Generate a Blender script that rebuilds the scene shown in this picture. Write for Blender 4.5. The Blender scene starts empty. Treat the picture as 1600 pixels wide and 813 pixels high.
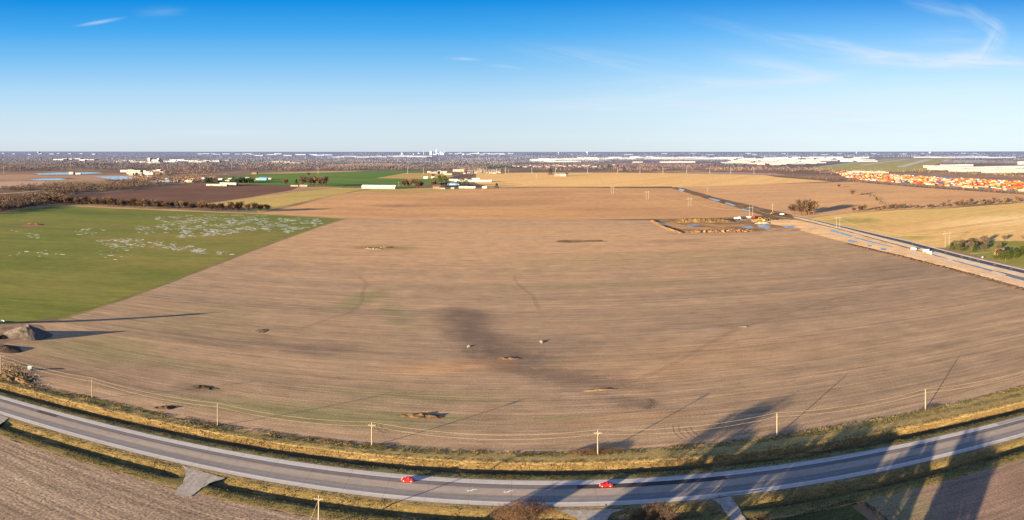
import bpy, math, random
import numpy as np
from mathutils import Vector, noise as mn
random.seed(7); RNG = np.random.default_rng(7)
S = bpy.context.scene; COL = S.collection
F = 1600/math.radians(82); H = 120.0; Y0 = 234.5
SUN_AZ = math.radians(46); SUN_EL = math.radians(6.1)

def at(px, py):
    """ground point seen at a spot of the 1600 px wide panorama"""
    t = (px-800)/F; r = H*F/(py-Y0)
    return (r*math.sin(t), r*math.cos(t))
def lin(r, g, b):
    f = lambda c: (c/255)/12.92 if c/255 <= .04045 else ((c/255+.055)/1.055)**2.4
    return (f(r), f(g), f(b), 1)

# ------------------------------------------------------------------ object helpers
def tag(o, label=None, cat=None, group=None, kind=None):
    if label: o['label'] = label
    if cat: o['category'] = cat
    if group: o['group'] = group
    if kind: o['kind'] = kind
    return o
def mesh(name, v, f, m=None, smooth=False):
    me = bpy.data.meshes.new(name)
    if isinstance(v, np.ndarray) and isinstance(f, np.ndarray):
        n = f.shape[1]
        me.vertices.add(len(v)); me.vertices.foreach_set('co', v.astype(np.float32).ravel())
        me.loops.add(f.size); me.loops.foreach_set('vertex_index', f.astype(np.int32).ravel())
        me.polygons.add(len(f)); me.polygons.foreach_set('loop_start', np.arange(0, f.size, n, dtype=np.int32))
        me.polygons.foreach_set('loop_total', np.full(len(f), n, dtype=np.int32))
        me.update(calc_edges=True)
    else:
        me.from_pydata([tuple(p) for p in v], [], [tuple(q) for q in f]); me.update()
    if m: me.materials.append(m)
    if smooth: me.polygons.foreach_set('use_smooth', [True]*len(me.polygons))
    return me
def link(name, me, parent=None, loc=None):
    o = bpy.data.objects.new(name, me); COL.objects.link(o)
    if parent: o.parent = parent
    if loc: o.location = loc
    return o
def obj(name, v, f, m, parent=None, smooth=False):
    return link(name, mesh(name, v, f, m, smooth), parent)
def empty(name, loc, rz=0, **k):
    o = bpy.data.objects.new(name, None); COL.objects.link(o); o.location = loc
    o.rotation_euler = (0, 0, rz); o.empty_display_size = .5
    return tag(o, **k)
def dup(src, loc, rz=0, sc=1, label=None):
    c = src.copy(); COL.objects.link(c); c.location = loc; c.rotation_euler = (0, 0, rz)
    c.scale = (sc, sc, sc) if not isinstance(sc, tuple) else sc
    if label: c['label'] = label
    for ch in list(src.children):
        d = ch.copy(); COL.objects.link(d); d.parent = c
        for g in list(ch.children):
            e = g.copy(); COL.objects.link(e); e.parent = d
    return c

class MB:
    """collects boxes, tubes and prisms into one mesh"""
    def __init__(s): s.v = []; s.f = []
    def box(s, cx, cy, cz, sx, sy, sz, rz=0, top=1.0, topy=None):
        topy = top if topy is None else topy
        c, n = math.cos(rz), math.sin(rz); b = len(s.v)
        for z, kx, ky in ((-.5, 1, 1), (.5, top, topy)):
            for x, y in ((-.5, -.5), (.5, -.5), (.5, .5), (-.5, .5)):
                X, Y = x*sx*kx, y*sy*ky
                s.v.append((cx+X*c-Y*n, cy+X*n+Y*c, cz+z*sz))
        s.f += [tuple(b+i for i in q) for q in ((3,2,1,0),(4,5,6,7),(0,1,5,4),(1,2,6,5),(2,3,7,6),(3,0,4,7))]
        return s
    def tube(s, p, q, r0, r1=None, n=6, caps=True):
        r1 = r0 if r1 is None else r1
        p, q = Vector(p), Vector(q); d = (q-p)
        if d.length < 1e-6: return s
        d.normalize(); a = d.orthogonal().normalized(); e = d.cross(a); b = len(s.v)
        for c, r in ((p, r0), (q, r1)):
            for i in range(n):
                t = 2*math.pi*i/n; s.v.append(tuple(c+a*math.cos(t)*r+e*math.sin(t)*r))
        for i in range(n):
            j = (i+1) % n; s.f.append((b+i, b+j, b+n+j, b+n+i))
        if caps: s.f += [tuple(b+i for i in range(n))[::-1], tuple(b+n+i for i in range(n))]
        return s
    def prism(s, prof, y0, y1, ax='y'):
        """profile (a,z) pushed along y"""
        b = len(s.v); n = len(prof)
        for y in (y0, y1):
            for a, z in prof: s.v.append((a, y, z) if ax == 'y' else (y, a, z))
        for i in range(n):
            j = (i+1) % n; s.f.append((b+i, b+j, b+n+j, b+n+i))
        s.f += [tuple(b+i for i in range(n)), tuple(b+n+i for i in range(n))[::-1]]
        return s
    def build(s, name, m, parent=None, smooth=False): return obj(name, s.v, s.f, m, parent, smooth)

# ------------------------------------------------------------------ material helpers
class NT:
    def __init__(s, name):
        s.m = bpy.data.materials.new(name); s.m.use_nodes = True; s.t = s.m.node_tree
        s.b = s.t.nodes['Principled BSDF']; s.b.inputs['Roughness'].default_value = .9
        s.b.inputs['Specular IOR Level'].default_value = .15
        s.geo = s.n('ShaderNodeNewGeometry'); s.pos = s.geo.outputs['Position']
    def n(s, t, **k):
        x = s.t.nodes.new(t)
        for a, b in k.items(): setattr(x, a, b)
        return x
    def put(s, sock, val):
        if isinstance(val, bpy.types.NodeSocket): s.t.links.new(val, sock)
        elif val is not None:
            if sock.type == 'RGBA' and not isinstance(val, (int, float)): val = tuple(val)[:3]+(1,)
            sock.default_value = val
    def math(s, op, a, b=None, c=None, clamp=False):
        x = s.n('ShaderNodeMath', operation=op, use_clamp=clamp)
        s.put(x.inputs[0], a)
        if b is not None: s.put(x.inputs[1], b)
        if c is not None: s.put(x.inputs[2], c)
        return x.outputs[0]
    def vm(s, op, a, b=None, scale=None):
        x = s.n('ShaderNodeVectorMath', operation=op); s.put(x.inputs[0], a)
        if b is not None: s.put(x.inputs[1], b)
        if scale is not None: s.put(x.inputs['Scale'], scale)
        return x.outputs['Value'] if op in ('LENGTH', 'DOT_PRODUCT', 'DISTANCE') else x.outputs['Vector']
    def map(s, vec, scale=(1,1,1), rot=0, loc=(0,0,0), typ='POINT'):
        x = s.n('ShaderNodeMapping', vector_type=typ); s.put(x.inputs['Vector'], vec)
        x.inputs['Scale'].default_value = scale; x.inputs['Rotation'].default_value = (0, 0, rot); x.inputs['Location'].default_value = loc
        return x.outputs[0]
    def streakvec(s, ang, along, across):
        """position turned so the streaks run at ang, scaled"""
        v = s.map(s.pos, rot=-ang); return s.map(v, scale=(along, across, .3*across))
    def noise(s, vec, scale=1, detail=4, rough=.55, dist=0):
        x = s.n('ShaderNodeTexNoise'); s.put(x.inputs['Vector'], vec)
        x.inputs['Scale'].default_value = scale; x.inputs['Detail'].default_value = detail
        x.inputs['Roughness'].default_value = rough; x.inputs['Distortion'].default_value = dist
        return x.outputs['Fac']
    def ramp(s, fac, stops, interp='LINEAR'):
        x = s.n('ShaderNodeValToRGB'); x.color_ramp.interpolation = interp; s.put(x.inputs[0], fac)
        e = x.color_ramp.elements
        while len(e) > 1: e.remove(e[-1])
        e[0].position = stops[0][0]; e[0].color = tuple(stops[0][1])[:3]+(1,) if not isinstance(stops[0][1], (int, float)) else (stops[0][1],)*3+(1,)
        for p, c in stops[1:]:
            k = e.new(p); k.color = tuple(c)[:3]+(1,) if not isinstance(c, (int, float)) else (c, c, c, 1)
        return x.outputs[0]
    def step(s, fac, a, b): 
        x = s.n('ShaderNodeMapRange', interpolation_type='SMOOTHSTEP'); s.put(x.inputs[0], fac)
        x.inputs[1].default_value = a; x.inputs[2].default_value = b
        return x.outputs[0]
    def mix(s, fac, a, b, mode='MIX'):
        x = s.n('ShaderNodeMix', data_type='RGBA', blend_type=mode); s.put(x.inputs[0], fac)
        s.put(x.inputs[6], a); s.put(x.inputs[7], b); return x.outputs[2]
    def blob(s, cx, cy, rx, ry, ang=0, soft=.5, wob=.35, wscale=None):
        v = s.map(s.pos, loc=(-cx, -cy, 0)); v = s.map(v, rot=-ang); v = s.map(v, scale=(1/rx, 1/ry, 0))
        d = s.vm('LENGTH', v)
        key = 0 if rx+ry > 60 else 1
        if not hasattr(s, 'wn'): s.wn = {}
        if key not in s.wn: s.wn[key] = s.noise(s.pos, (.022, .13)[key], 5, .62)
        n = s.wn[key]
        d = s.math('ADD', d, s.math('MULTIPLY', s.math('SUBTRACT', n, .5), wob*4))
        return s.step(d, 1+soft/2, 1-soft)
    def haze(s, c, L=11000.):  # distance haze painted into the surface colour, by distance from the origin
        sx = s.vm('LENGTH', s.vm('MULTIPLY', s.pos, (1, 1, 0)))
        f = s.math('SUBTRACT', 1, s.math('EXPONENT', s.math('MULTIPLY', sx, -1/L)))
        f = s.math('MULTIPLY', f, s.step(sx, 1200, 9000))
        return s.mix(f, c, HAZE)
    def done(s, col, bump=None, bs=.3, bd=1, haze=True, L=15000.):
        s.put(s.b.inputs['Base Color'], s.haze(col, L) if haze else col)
        if bump is not None:
            x = s.n('ShaderNodeBump'); x.inputs['Strength'].default_value = bs; x.inputs['Distance'].default_value = bd
            s.put(x.inputs['Height'], bump); s.put(s.b.inputs['Normal'], x.outputs[0])
        return s.m
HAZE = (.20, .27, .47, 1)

def simple(name, col, rough=.7, var=.18, vs=.6, metal=0, haze=True, spec=.3, coat=0):
    t = NT(name); n = t.noise(t.pos, vs, 4)
    c = t.mix(1, col, t.ramp(n, [(.25, 1-var), (.75, 1+var*.6)]), 'MULTIPLY')
    t.b.inputs['Roughness'].default_value = rough; t.b.inputs['Metallic'].default_value = metal
    t.b.inputs['Specular IOR Level'].default_value = spec; t.b.inputs['Coat Weight'].default_value = coat
    return t.done(c, haze=haze)

def field_mat(name, c1, c2, c3, ang=0, fine=True, blobs=(), bump=.25, streak=(.0025, .035), mix3=.5, fscale=1., rowc=.2, contrast=1., L=15000., spk=1.3, spc=1.):
    """crop field: broad soil patches, long streaks along the rows, fine stubble"""
    t = NT(name)
    big = t.noise(t.pos, .004*fscale, 5, .6)
    st = t.noise(t.streakvec(ang, streak[0]*fscale, streak[1]*fscale), 1, 7, .74)
    st2 = t.noise(t.streakvec(ang, .03*fscale, .3*fscale), 1, 5, .72); mot = t.noise(t.pos, .06, 6, .75)
    c = t.mix(t.step(st, .5-.2/contrast, .5+.2/contrast), c1, c2)
    c = t.mix(t.math('MULTIPLY', t.step(big, .42, .66), mix3), c, c3)
    for (px, py, rx, ry, an, col, k) in blobs:
        X, Y = at(px, py)
        c = t.mix(t.math('MULTIPLY', t.blob(X, Y, rx, ry, an, .8, .3), k), c, col)
    c = t.mix(1, c, t.ramp(st2, [(.3, 1-rowc), (.7, 1+rowc*.8)]), 'MULTIPLY')
    c = t.mix(1, c, t.ramp(mot, [(.3, .84), (.5, 1), (.7, 1.16)]), 'MULTIPLY')
    lines = t.noise(t.streakvec(ang, .0012, .42), 1, 2, .6)
    c = t.mix(1, c, t.ramp(lines, [(.36, 1-rowc*.6), (.5, 1), (.64, 1+rowc*.5)]), 'MULTIPLY')
    bh = None
    if fine:
        rows = t.noise(t.streakvec(ang, .05, 1.1), 1, 3, .7)
        sp = t.noise(t.pos, spk, 4, .78)
        c = t.mix(1, c, t.ramp(rows, [(.28, .80), (.5, 1.0), (.74, 1.20)]), 'MULTIPLY')
        c = t.mix(1, c, t.ramp(sp, [(.32, 1-.46*spc), (.5, 1.0), (.68, 1+.5*spc)]), 'MULTIPLY')
        bh = t.math('ADD', rows, t.math('MULTIPLY', sp, .6))
    return t.done(c, bh, bump, .12, L=L)

# ------------------------------------------------------------------ sky, sun, camera
w = bpy.data.worlds.new('World'); S.world = w; w.use_nodes = True
wt = w.node_tree; bg = wt.nodes['Background']
class WN(NT):
    def __init__(s): s.t = wt
W = WN()
tc = W.n('ShaderNodeTexCoord'); D = tc.outputs['Generated']
sep = W.n('ShaderNodeSeparateXYZ'); W.put(sep.inputs[0], D)
sky = W.n('ShaderNodeTexSky'); sky.sky_type = 'NISHITA'; sky.sun_disc = False
sky.sun_elevation = SUN_EL; sky.sun_rotation = SUN_AZ+math.pi; sky.altitude = 200
sky.air_density = 1; sky.dust_density = .6; sky.ozone_density = 2
hl = W.math('SQRT', W.math('ADD', W.math('POWER', sep.outputs[0], 2), W.math('POWER', sep.outputs[1], 2)))
el = W.math('DIVIDE', sep.outputs[2], W.math('MAXIMUM', hl, .001))     # tan of elevation
azn = W.n('ShaderNodeMath', operation='ARCTAN2'); W.put(azn.inputs[0], sep.outputs[0]); W.put(azn.inputs[1], sep.outputs[1])
az = azn.outputs[0]
SK = lambda y: (Y0-y)/F
base = W.ramp(W.math('MULTIPLY', el, 2), [
    (0.0, lin(214,224,230)), (2*SK(218), lin(214,230,238)), (2*SK(185), lin(204,229,244)), (2*SK(145), lin(178,219,247)),
    (2*SK(100), lin(132,198,246)), (2*SK(50), lin(74,172,241)), (2*SK(0), lin(20,144,228)), (.62, lin(10,88,178)), (1, lin(16,78,152))])
sunside = W.step(W.vm('DOT_PRODUCT', D, (-math.sin(SUN_AZ), -math.cos(SUN_AZ), .1)), -.1, 1)
# right side of the view is paler and brighter
side = W.step(az, -.15, .75)
low = W.step(el, .26, .02)
base = W.mix(W.math('MULTIPLY', W.math('MULTIPLY', side, low), .5), base, lin(232,240,245))
base = W.mix(W.math('MULTIPLY', W.step(az, -.1, .6), W.step(el, .3, .1)), base, W.mix(1, base, (1.12, 1.16, 1.14, 1), 'MULTIPLY'))
cmb = W.n('ShaderNodeCombineXYZ'); W.put(cmb.inputs[0], az); W.put(cmb.inputs[1], el)
AE = cmb.outputs[0]
WNS = {}
def wisp(cx, cy, lx, ly, ang, k, st=1.0):
    a = math.radians(-ang)
    v = W.map(AE, loc=(-(cx-800)/F, -SK(cy), 0)); v = W.map(v, rot=-math.radians(ang)); 
    e = W.map(v, scale=(F/lx, F/ly, 0))
    d = W.vm('LENGTH', e)
    key = min((-12, -1, 5, 25, 62, -33), key=lambda q: abs(q-ang))
    if key not in WNS: WNS[key] = W.noise(W.map(W.map(AE, rot=-math.radians(key)), scale=(5, 60, 1), loc=(key*.3, key*.7, 0)), 1, 4, .62, .5)
    n = WNS[key]
    m = W.math('MULTIPLY', W.step(d, 1.0, 0.0), W.step(n, .28, .72))
    return W.math('MULTIPLY', m, k)
WISPS = [ # px centre, half length, half thickness, tilt (deg, up to the right), strength
    (1320, 76, 190, 20, -8, .55), (1440, 94, 150, 20, -3, .75), (1550, 98, 120, 17, -6, .85), (1512, 86, 75, 16, 14, .55), (1549, 70, 46, 22, 48, .45), (1556, 48, 34, 22, -78, .5), (1532, 30, 46, 17, -38, .45),
    (1475, 14, 90, 17, -14, .38), (1490, 62, 110, 30, 0, .2), (1170, 50, 130, 14, -14, .22), (1400, 98, 220, 14, -3, .4), (1575, 84, 70, 14, -20, .35),
    (1215, 106, 140, 22, -12, .5), (1180, 131, 180, 16, 1, .45), (1270, 122, 100, 20, 6, .4), (1080, 128, 220, 14, 0, .3),
    (1450, 158, 380, 34, 3, .6), (1200, 176, 380, 28, -2, .6), (1060, 150, 300, 26, 4, .4), (950, 95, 200, 22, -8, .3), (900, 165, 280, 18, 0, .3), (1330, 200, 400, 34, 2, .5),
    (158, 34, 52, 4.5, 10, .6), (250, 18, 56, 14, 2, .16), (723, 92, 38, 4, -3, .4), (790, 104, 48, 4, -6, .28), (350, 207, 150, 9, 0, .4), (560, 170, 280, 9, 1, .2), (110, 215, 220, 16, 0, .35)]
acc = None
for q in WISPS:
    m = wisp(*q); acc = m if acc is None else W.math('ADD', acc, m, clamp=True)
skyc = W.mix(W.math('MULTIPLY', acc, .9), base, lin(226,238,250))
skyn = W.mix(1, sky.outputs[0], (.09, .09, .09, 1), 'MULTIPLY')
skyc = W.mix(W.step(el, .27, 1.3), skyc, W.mix(1, skyn, (.085, .20, .46, 1), 'ADD'))
skyc = W.mix(W.math('MULTIPLY', sunside, .6), skyc, (.62, .54, .44, 1))
W.put(bg.inputs[0], skyc); bg.inputs[1].default_value = 1.0

sl = bpy.data.lights.new('sun', 'SUN'); sl.energy = 28; sl.angle = math.radians(.53); sl.color = (1, .77, .45)
so = bpy.data.objects.new('sun', sl); COL.objects.link(so); so.location = (-300, -300, 200)
so.rotation_euler = Vector((math.sin(SUN_AZ)*math.cos(SUN_EL), math.cos(SUN_AZ)*math.cos(SUN_EL), -math.sin(SUN_EL))).to_track_quat('-Z', 'Y').to_euler()

cam = bpy.data.cameras.new('camera'); co = bpy.data.objects.new('camera', cam); COL.objects.link(co); S.camera = co
co.location = (0, 0, H); co.rotation_euler = (math.pi/2, 0, 0); cam.clip_start = .5; cam.clip_end = 120000
cam.type = 'PANO'; cam.sensor_width = 36
for tgt in (cam, getattr(cam, 'cycles', None)):
    if tgt is not None and hasattr(tgt, 'central_cylindrical_radius'):
        tgt.panorama_type = 'CENTRAL_CYLINDRICAL'
        tgt.central_cylindrical_range_u_min = -math.radians(41); tgt.central_cylindrical_range_u_max = math.radians(41)
        tgt.central_cylindrical_range_v_min = -(813-Y0)/F; tgt.central_cylindrical_range_v_max = Y0/F
        tgt.central_cylindrical_radius = 1
S.render.engine = 'CYCLES'; S.view_settings.view_transform = 'Standard'; S.view_settings.look = 'None'; S.view_settings.exposure = 0
S.cycles.max_bounces = 3; S.cycles.diffuse_bounces = 1; S.cycles.glossy_bounces = 2; S.cycles.transparent_max_bounces = 4
S.render.resolution_x = 1024; S.render.resolution_y = 520

# ------------------------------------------------------------------ the road frame
def _q(x, a, b, c, lim=300.):
    xx = max(-lim, min(lim, x)); y = a+b*xx+c*xx*xx
    return y+(x-xx)*(b+2*c*xx)
def yc(x): return _q(x, 243.0, -.048, -1.3e-4)     # white line on the near edge of the highway
def fe(x): return _q(x, 283.3, -.0216, -.78e-4)    # edge of the big field
DRIVES = (-112, 27, 72, -222)
def fill(x): return min(1, min(max(0, abs(x-d)-5)/6 for d in DRIVES))
def sec(x):
    """cross section rows: (y, z) pairs at this x"""
    k = fill(x); c = yc(x); e = fe(x); g = (e-c-31)
    j = .25*mn.noise(Vector((x*.05, 3, 0))); 
    near = [(-60, 0), (-21, 0), (-14, .02), (-12, -1.5*k+j*k), (-10.6, -1.4*k), (-6, -.05), (-2.75, .12)]
    far = [(16.55, .12), (21.3+j, -.15), (23.5+j, -1.7), (25.2, -1.6), (30.4+j, .35), (31+g*.4, .3), (31+g*.7, .12), (31+g, .0)]
    return [(c+o, z) for o, z in near], [(c+o, z) for o, z in far]
XS = [-46000, -9000, -2500, -900]+list(range(-600, 601, 8))+[900, 2500, 9000, 46000]

# ground sheet
v = []; f = []; nr = None
for X in XS:
    a, b = sec(X)
    rows = [(-46000, -.02), (-3000, -.02)]+[(y, z-.35 if 0 < i else z-.02) for i, (y, z) in enumerate(a)]+[(y, z-.35 if i < 7 else z-.02) for i, (y, z) in enumerate(b)]+[(700, -.02), (3000, -.02), (9000, -.02), (46000, -.02)]
    if nr is None: nr = len(rows)
    v += [(X, y, z) for y, z in rows]
for i in range(len(XS)-1):
    for j in range(nr-1): f.append((i*nr+j, (i+1)*nr+j, (i+1)*nr+j+1, i*nr+j+1))
t = NT('countryside')
n1 = t.noise(t.pos, .0006, 5, .65); n2 = t.noise(t.map(t.pos, scale=(.0011, .00022, 1)), 1, 5, .6); n3 = t.noise(t.pos, .012, 5, .6)
c = t.ramp(n2, [(.28, lin(112,96,82)), (.42, lin(160,126,100)), (.52, lin(124,102,82)), (.6, lin(178,146,108)), (.7, lin(120,112,78)), (.8, lin(108,84,76))])
c = t.mix(t.step(n1, .38, .6), c, lin(98,84,70))
c = t.mix(1, c, t.ramp(n3, [(.3, .65), (.7, 1.3)]), 'MULTIPLY')
tag(obj('ground', v, f, t.done(c)), kind='structure')

# grass verges
def strip(name, which, m, dz=0., lo=0, hi=99):
    v = []; f = []; cols = []
    for X in range(-620, 621, 4):
        a, b = sec(X); r = (a if which == 'n' else b)[lo:hi]
        if which == 'n': r = [(r[0][0]+mn.noise(Vector((X*.11, 1, 2)))*1.2+.5*mn.noise(Vector((X*.6, 1, 2))), r[0][1])]+r[1:]
        else: r = r[:-1]+[(r[-1][0]+mn.noise(Vector((X*.08, 5, 2)))*.9+.6*mn.noise(Vector((X*.5, 8, 2))), r[-1][1])]
        # finer rows between the break points
        rr = []
        for (y0, z0), (y1, z1) in zip(r, r[1:]):
            for q in (0, .34, .67): rr.append((y0+(y1-y0)*q, z0+(z1-z0)*q+.06*mn.noise(Vector((X*.3, y0*1.7+q, 0)))*(1 if q else .3)))
        rr.append(r[-1]); cols.append([(X, y, z+dz+.04) for y, z in rr])
    n = len(cols[0]); v = [p for c_ in cols for p in c_]
    for i in range(len(cols)-1):
        for j in range(n-1): f.append((i*n+j, (i+1)*n+j, (i+1)*n+j+1, i*n+j+1))
    o = obj(name, v, f, m, smooth=True)
    uv = o.data.uv_layers.new(name='UVMap')
    for l in o.data.loops:
        p = o.data.vertices[l.vertex_index].co; uv.data[l.index].uv = (p.x*.01, (p.y-yc(p.x))/60+.5)
    return tag(o, kind='structure')
def grass_mat(name, stops, far=False):
    t = NT(name); uv = t.n('ShaderNodeUVMap'); s_ = t.n('ShaderNodeSeparateXYZ'); t.put(s_.inputs[0], uv.outputs[0])
    wob = t.math('MULTIPLY', t.math('SUBTRACT', t.noise(t.map(t.pos, scale=(.06, .3, 1)), 1, 5, .6), .5), .06)
    c = t.ramp(t.math('ADD', s_.outputs[1], wob), [((o/60)+.5, q) for o, q in stops])
    pat = t.noise(t.map(t.pos, scale=(.05, .12, 1)), 1, 5, .6)
    c = t.mix(t.math('MULTIPLY', t.step(pat, .45, .7), .45), c, lin(118,104,66))
    pat = t.noise(t.map(t.pos, scale=(.09, .2, 1), loc=(9, 4, 0)), 1, 5, .6)
    c = t.mix(t.math('MULTIPLY', t.step(pat, .52, .7), .55), c, lin(176,146,98))
    fn = t.noise(t.pos, 1.3, 5, .8); f2 = t.noise(t.map(t.pos, scale=(.35, 1.6, 1)), 1, 4, .7)
    c = t.mix(1, c, t.ramp(fn, [(.32, .5), (.5, .95), (.68, 1.45)]), 'MULTIPLY')
    c = t.mix(1, c, t.ramp(f2, [(.3, .65), (.7, 1.3)]), 'MULTIPLY')
    return t.done(c, t.math('ADD', fn, f2), .5, .3)
GF = grass_mat('far_verge_grass', [(16, lin(150,138,104)), (18.5, lin(128,124,78)), (21.2, lin(112,106,64)), (22, lin(72,66,46)), (25.6, lin(78,70,50)), (27.2, lin(112,94,62)), (30.8, lin(132,110,70)),  # dark stops along the ditch paint its shadow into the grass colour
    (32.5, lin(160,142,88)), (33.6, lin(140,126,76)), (34.4, lin(206,180,144)), (35.4, lin(208,182,146)), (36, lin(146,128,86)), (37, lin(206,180,144)), (37.8, lin(150,130,84)), (40, lin(146,126,82)), (44, lin(118,108,60)), (47, lin(170,148,96))])
GN = grass_mat('near_verge_grass', [(-22, lin(178,154,116)), (-20, lin(150,130,84)), (-17, lin(118,108,62)), (-13.6, lin(106,98,56)), (-12.4, lin(70,66,44)), (-10.6, lin(84,78,50)), (-9, lin(116,100,62)), (-6, lin(132,114,72)), (-3.2, lin(140,122,88))])
strip('grass_verge', 'n', GN, lo=1); strip('grass_verge', 'f', GF)

# highway
def ribbon(name, offs, z, m, x0=-620, x1=620, step=8, parent=None, zf=None):
    v = []; f = []; xs = list(np.arange(x0, x1+.01, step)); n = len(offs)
    if xs[-1] < x1-.01: xs.append(x1)
    for X in xs:
        for i, o in enumerate(offs): v.append((X, yc(X)+o, z+(zf(o) if zf else 0)))
    for i in range(len(xs)-1):
        for j in range(n-1): f.append((i*n+j, (i+1)*n+j, (i+1)*n+j+1, i*n+j+1))
    return obj(name, v, f, m, parent)
crown = lambda o: .22-.0022*abs(o-7)**1.2
t = NT('highway_asphalt'); uv = t.n('ShaderNodeUVMap'); s_ = t.n('ShaderNodeSeparateXYZ'); t.put(s_.inputs[0], uv.outputs[0])
U, V = s_.outputs[0], s_.outputs[1]
o2 = lambda o: (o+10)/40
lanes = t.ramp(t.math('ADD', V, t.math('MULTIPLY', t.math('SUBTRACT', t.noise(t.map(t.pos, scale=(.1, .1, 1)), 1, 4), .5), .006)), [
    (o2(-2.6), lin(184,178,174)), (o2(.2), lin(190,184,182)), (o2(.5), lin(136,132,134)), (o2(1.6), lin(126,123,127)), (o2(2.6), lin(138,134,136)), (o2(3.7), lin(128,125,128)), (o2(4.9), lin(140,134,134)), (o2(5.3), lin(164,154,148)),
    (o2(9.2), lin(164,154,148)), (o2(9.9), lin(128,122,124)), (o2(10.8), lin(112,108,114)), (o2(11.6), lin(124,120,124)), (o2(12.5), lin(112,109,115)), (o2(13.1), lin(126,122,124)), (o2(13.5), lin(192,186,184)), (o2(16.4), lin(186,180,178))])
lanes = t.mix(1, lanes, t.ramp(t.noise(t.map(t.pos, scale=(.02, .6, 1)), 1, 5, .6), [(.3, .88), (.7, 1.1)]), 'MULTIPLY')
lanes = t.mix(1, lanes, t.ramp(t.noise(t.map(t.pos, scale=(.35, .5, 1)), 1, 5, .7), [(.3, .88), (.7, 1.1)]), 'MULTIPLY')
def boxm(u0, u1, v0, v1):
    a = t.math('MULTIPLY', t.math('GREATER_THAN', U, u0), t.math('LESS_THAN', U, u1))
    b = t.math('MULTIPLY', t.math('GREATER_THAN', V, o2(v0)), t.math('LESS_THAN', V, o2(v1)))
    return t.math('MULTIPLY', a, b)
lanes = t.mix(t.math('MULTIPLY', boxm(23, 77, 9.9, 13.3), .9), lanes, lin(62,60,68))
lanes = t.mix(t.math('MULTIPLY', boxm(-202, -191, 10.0, 13.2), .9), lanes, lin(84,76,78))
lanes = t.mix(t.math('MULTIPLY', boxm(196, 214, 10.0, 16), .5), lanes, lin(100,96,102))
lanes = t.mix(t.math('MULTIPLY', boxm(-48, -41.5, 4.6, 5.0), .6), lanes, lin(90,86,88))
# crack lines across the slabs
cr = t.math('LESS_THAN', t.math('FRACT', t.math('ADD', t.math('MULTIPLY', U, 1/14.7), t.math('MULTIPLY', t.noise(t.pos, .5, 3), .04))), .016)
lanes = t.mix(t.math('MULTIPLY', cr, .3), lanes, lin(70,68,70))
asph = t.done(lanes, t.noise(t.pos, 6, 3), .1, .02)
road = ribbon('highway', [-2.6, 0, 4, 7, 10, 13.2, 16.4], 0, asph, zf=crown)
uvl = road.data.uv_layers.new(name='UVMap')
for l in road.data.loops:
    p = road.data.vertices[l.vertex_index].co; uvl.data[l.index].uv = (p.x, (p.y-yc(p.x)+10)/40)
tag(road, kind='structure')
ewh = simple('white_road_paint', lin(226,226,226), .6, .3, 1.2)
yel = simple('yellow_road_paint', lin(206,158,70), .6, .35, .8)
zz = crown(0)
tag(ribbon('white_edge_line', [-.13, .13], crown(0)+.012, ewh), kind='structure')
tag(ribbon('white_edge_line', [13.1, 13.36], crown(13.2)+.012, ewh), kind='structure')
tag(ribbon('yellow_lane_line', [4.98, 5.22], crown(5)+.012, yel), kind='structure')
tag(ribbon('yellow_lane_line', [9.6, 9.86], crown(9.7)+.012, yel), kind='structure')
# turn arrows in the centre lane
for px, py in ((735, 774), (793, 776)):
    X, _ = at(px, py); Yb = yc(X)+7.4
    P = [(-1.5,-.15),(-.9,-.75),(-.9,-.35),(.1,-.3),(.6,0),(.9,.45),(2.1,.5),(2.1,.85),(.6,.8),(.25,.35),(-.2,.1),(-.9,.05),(-.9,.45)]
    a = obj('turn_arrow', [(X+x, Yb+y*1.25, crown(7)+.014) for x, y in P], [tuple(range(len(P)))], simple('arrow_paint', lin(235,235,235), .6, .1)); tag(a, kind='structure')

def ragged(pts, amp, stepm):
    out = []; n = len(pts)
    for i in range(n):
        a = Vector(pts[i]); b = Vector(pts[(i+1) % n]); d = b-a; k = max(1, min(300, int(d.length/stepm)))
        nn = Vector((-d.y, d.x)).normalized() if d.length > 0 else Vector((0, 0))
        for j in range(k):
            p = a+d*(j/k)
            if j: p += nn*amp*(mn.noise(Vector((p.x/stepm/2.3, p.y/stepm/2.3, 1.5)))+.5*mn.noise(Vector((p.x/stepm, p.y/stepm, 7))))
            out.append((p.x, p.y))
    return out
# driveways: follow the shoulder, widen at the mouth
dm = NT('worn_driveway_asphalt'); n_ = dm.noise(dm.pos, .7, 6, .7); n2_ = dm.noise(dm.map(dm.pos, scale=(.5, .12, 1)), 1, 4)
cc = dm.mix(1, dm.ramp(n_, [(.3, lin(130,124,120)), (.5, lin(166,158,152)), (.72, lin(190,180,170))]), dm.ramp(n2_, [(.3, .8), (.7, 1.1)]), 'MULTIPLY')
dmat = dm.done(cc, n_, .2, .05)
def drive(pts, extra_z=.0):
    w_ = ragged([at(*p) for p in pts], .45, 1.1); n = len(w_)
    v = [(x, y, max(crown(-2.6)-.02, 0)+.03+extra_z if y > yc(x)-4 else .16) for x, y in w_]
    return tag(obj('driveway', v, [tuple(range(n))], dmat), kind='structure')
drive([(284,728.5),(290,734),(290,745),(284,758),(272,770),(278,774),(298,777),(312,766),(330,755),(352,748)])
drive([(865,797),(885,803),(902,812),(905,823),(950,826),(946,815),(956,803),(975,797.5),(990,795.5)])
drive([(1085,785),(1108,778),(1126,790),(1140,812),(1146,830),(1182,830),(1165,812),(1150,788),(1140,772),(1200,764.5)])
drive([(-60,632),(-20,643),(4,651),(14,654),(0,664),(-60,664)])

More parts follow.
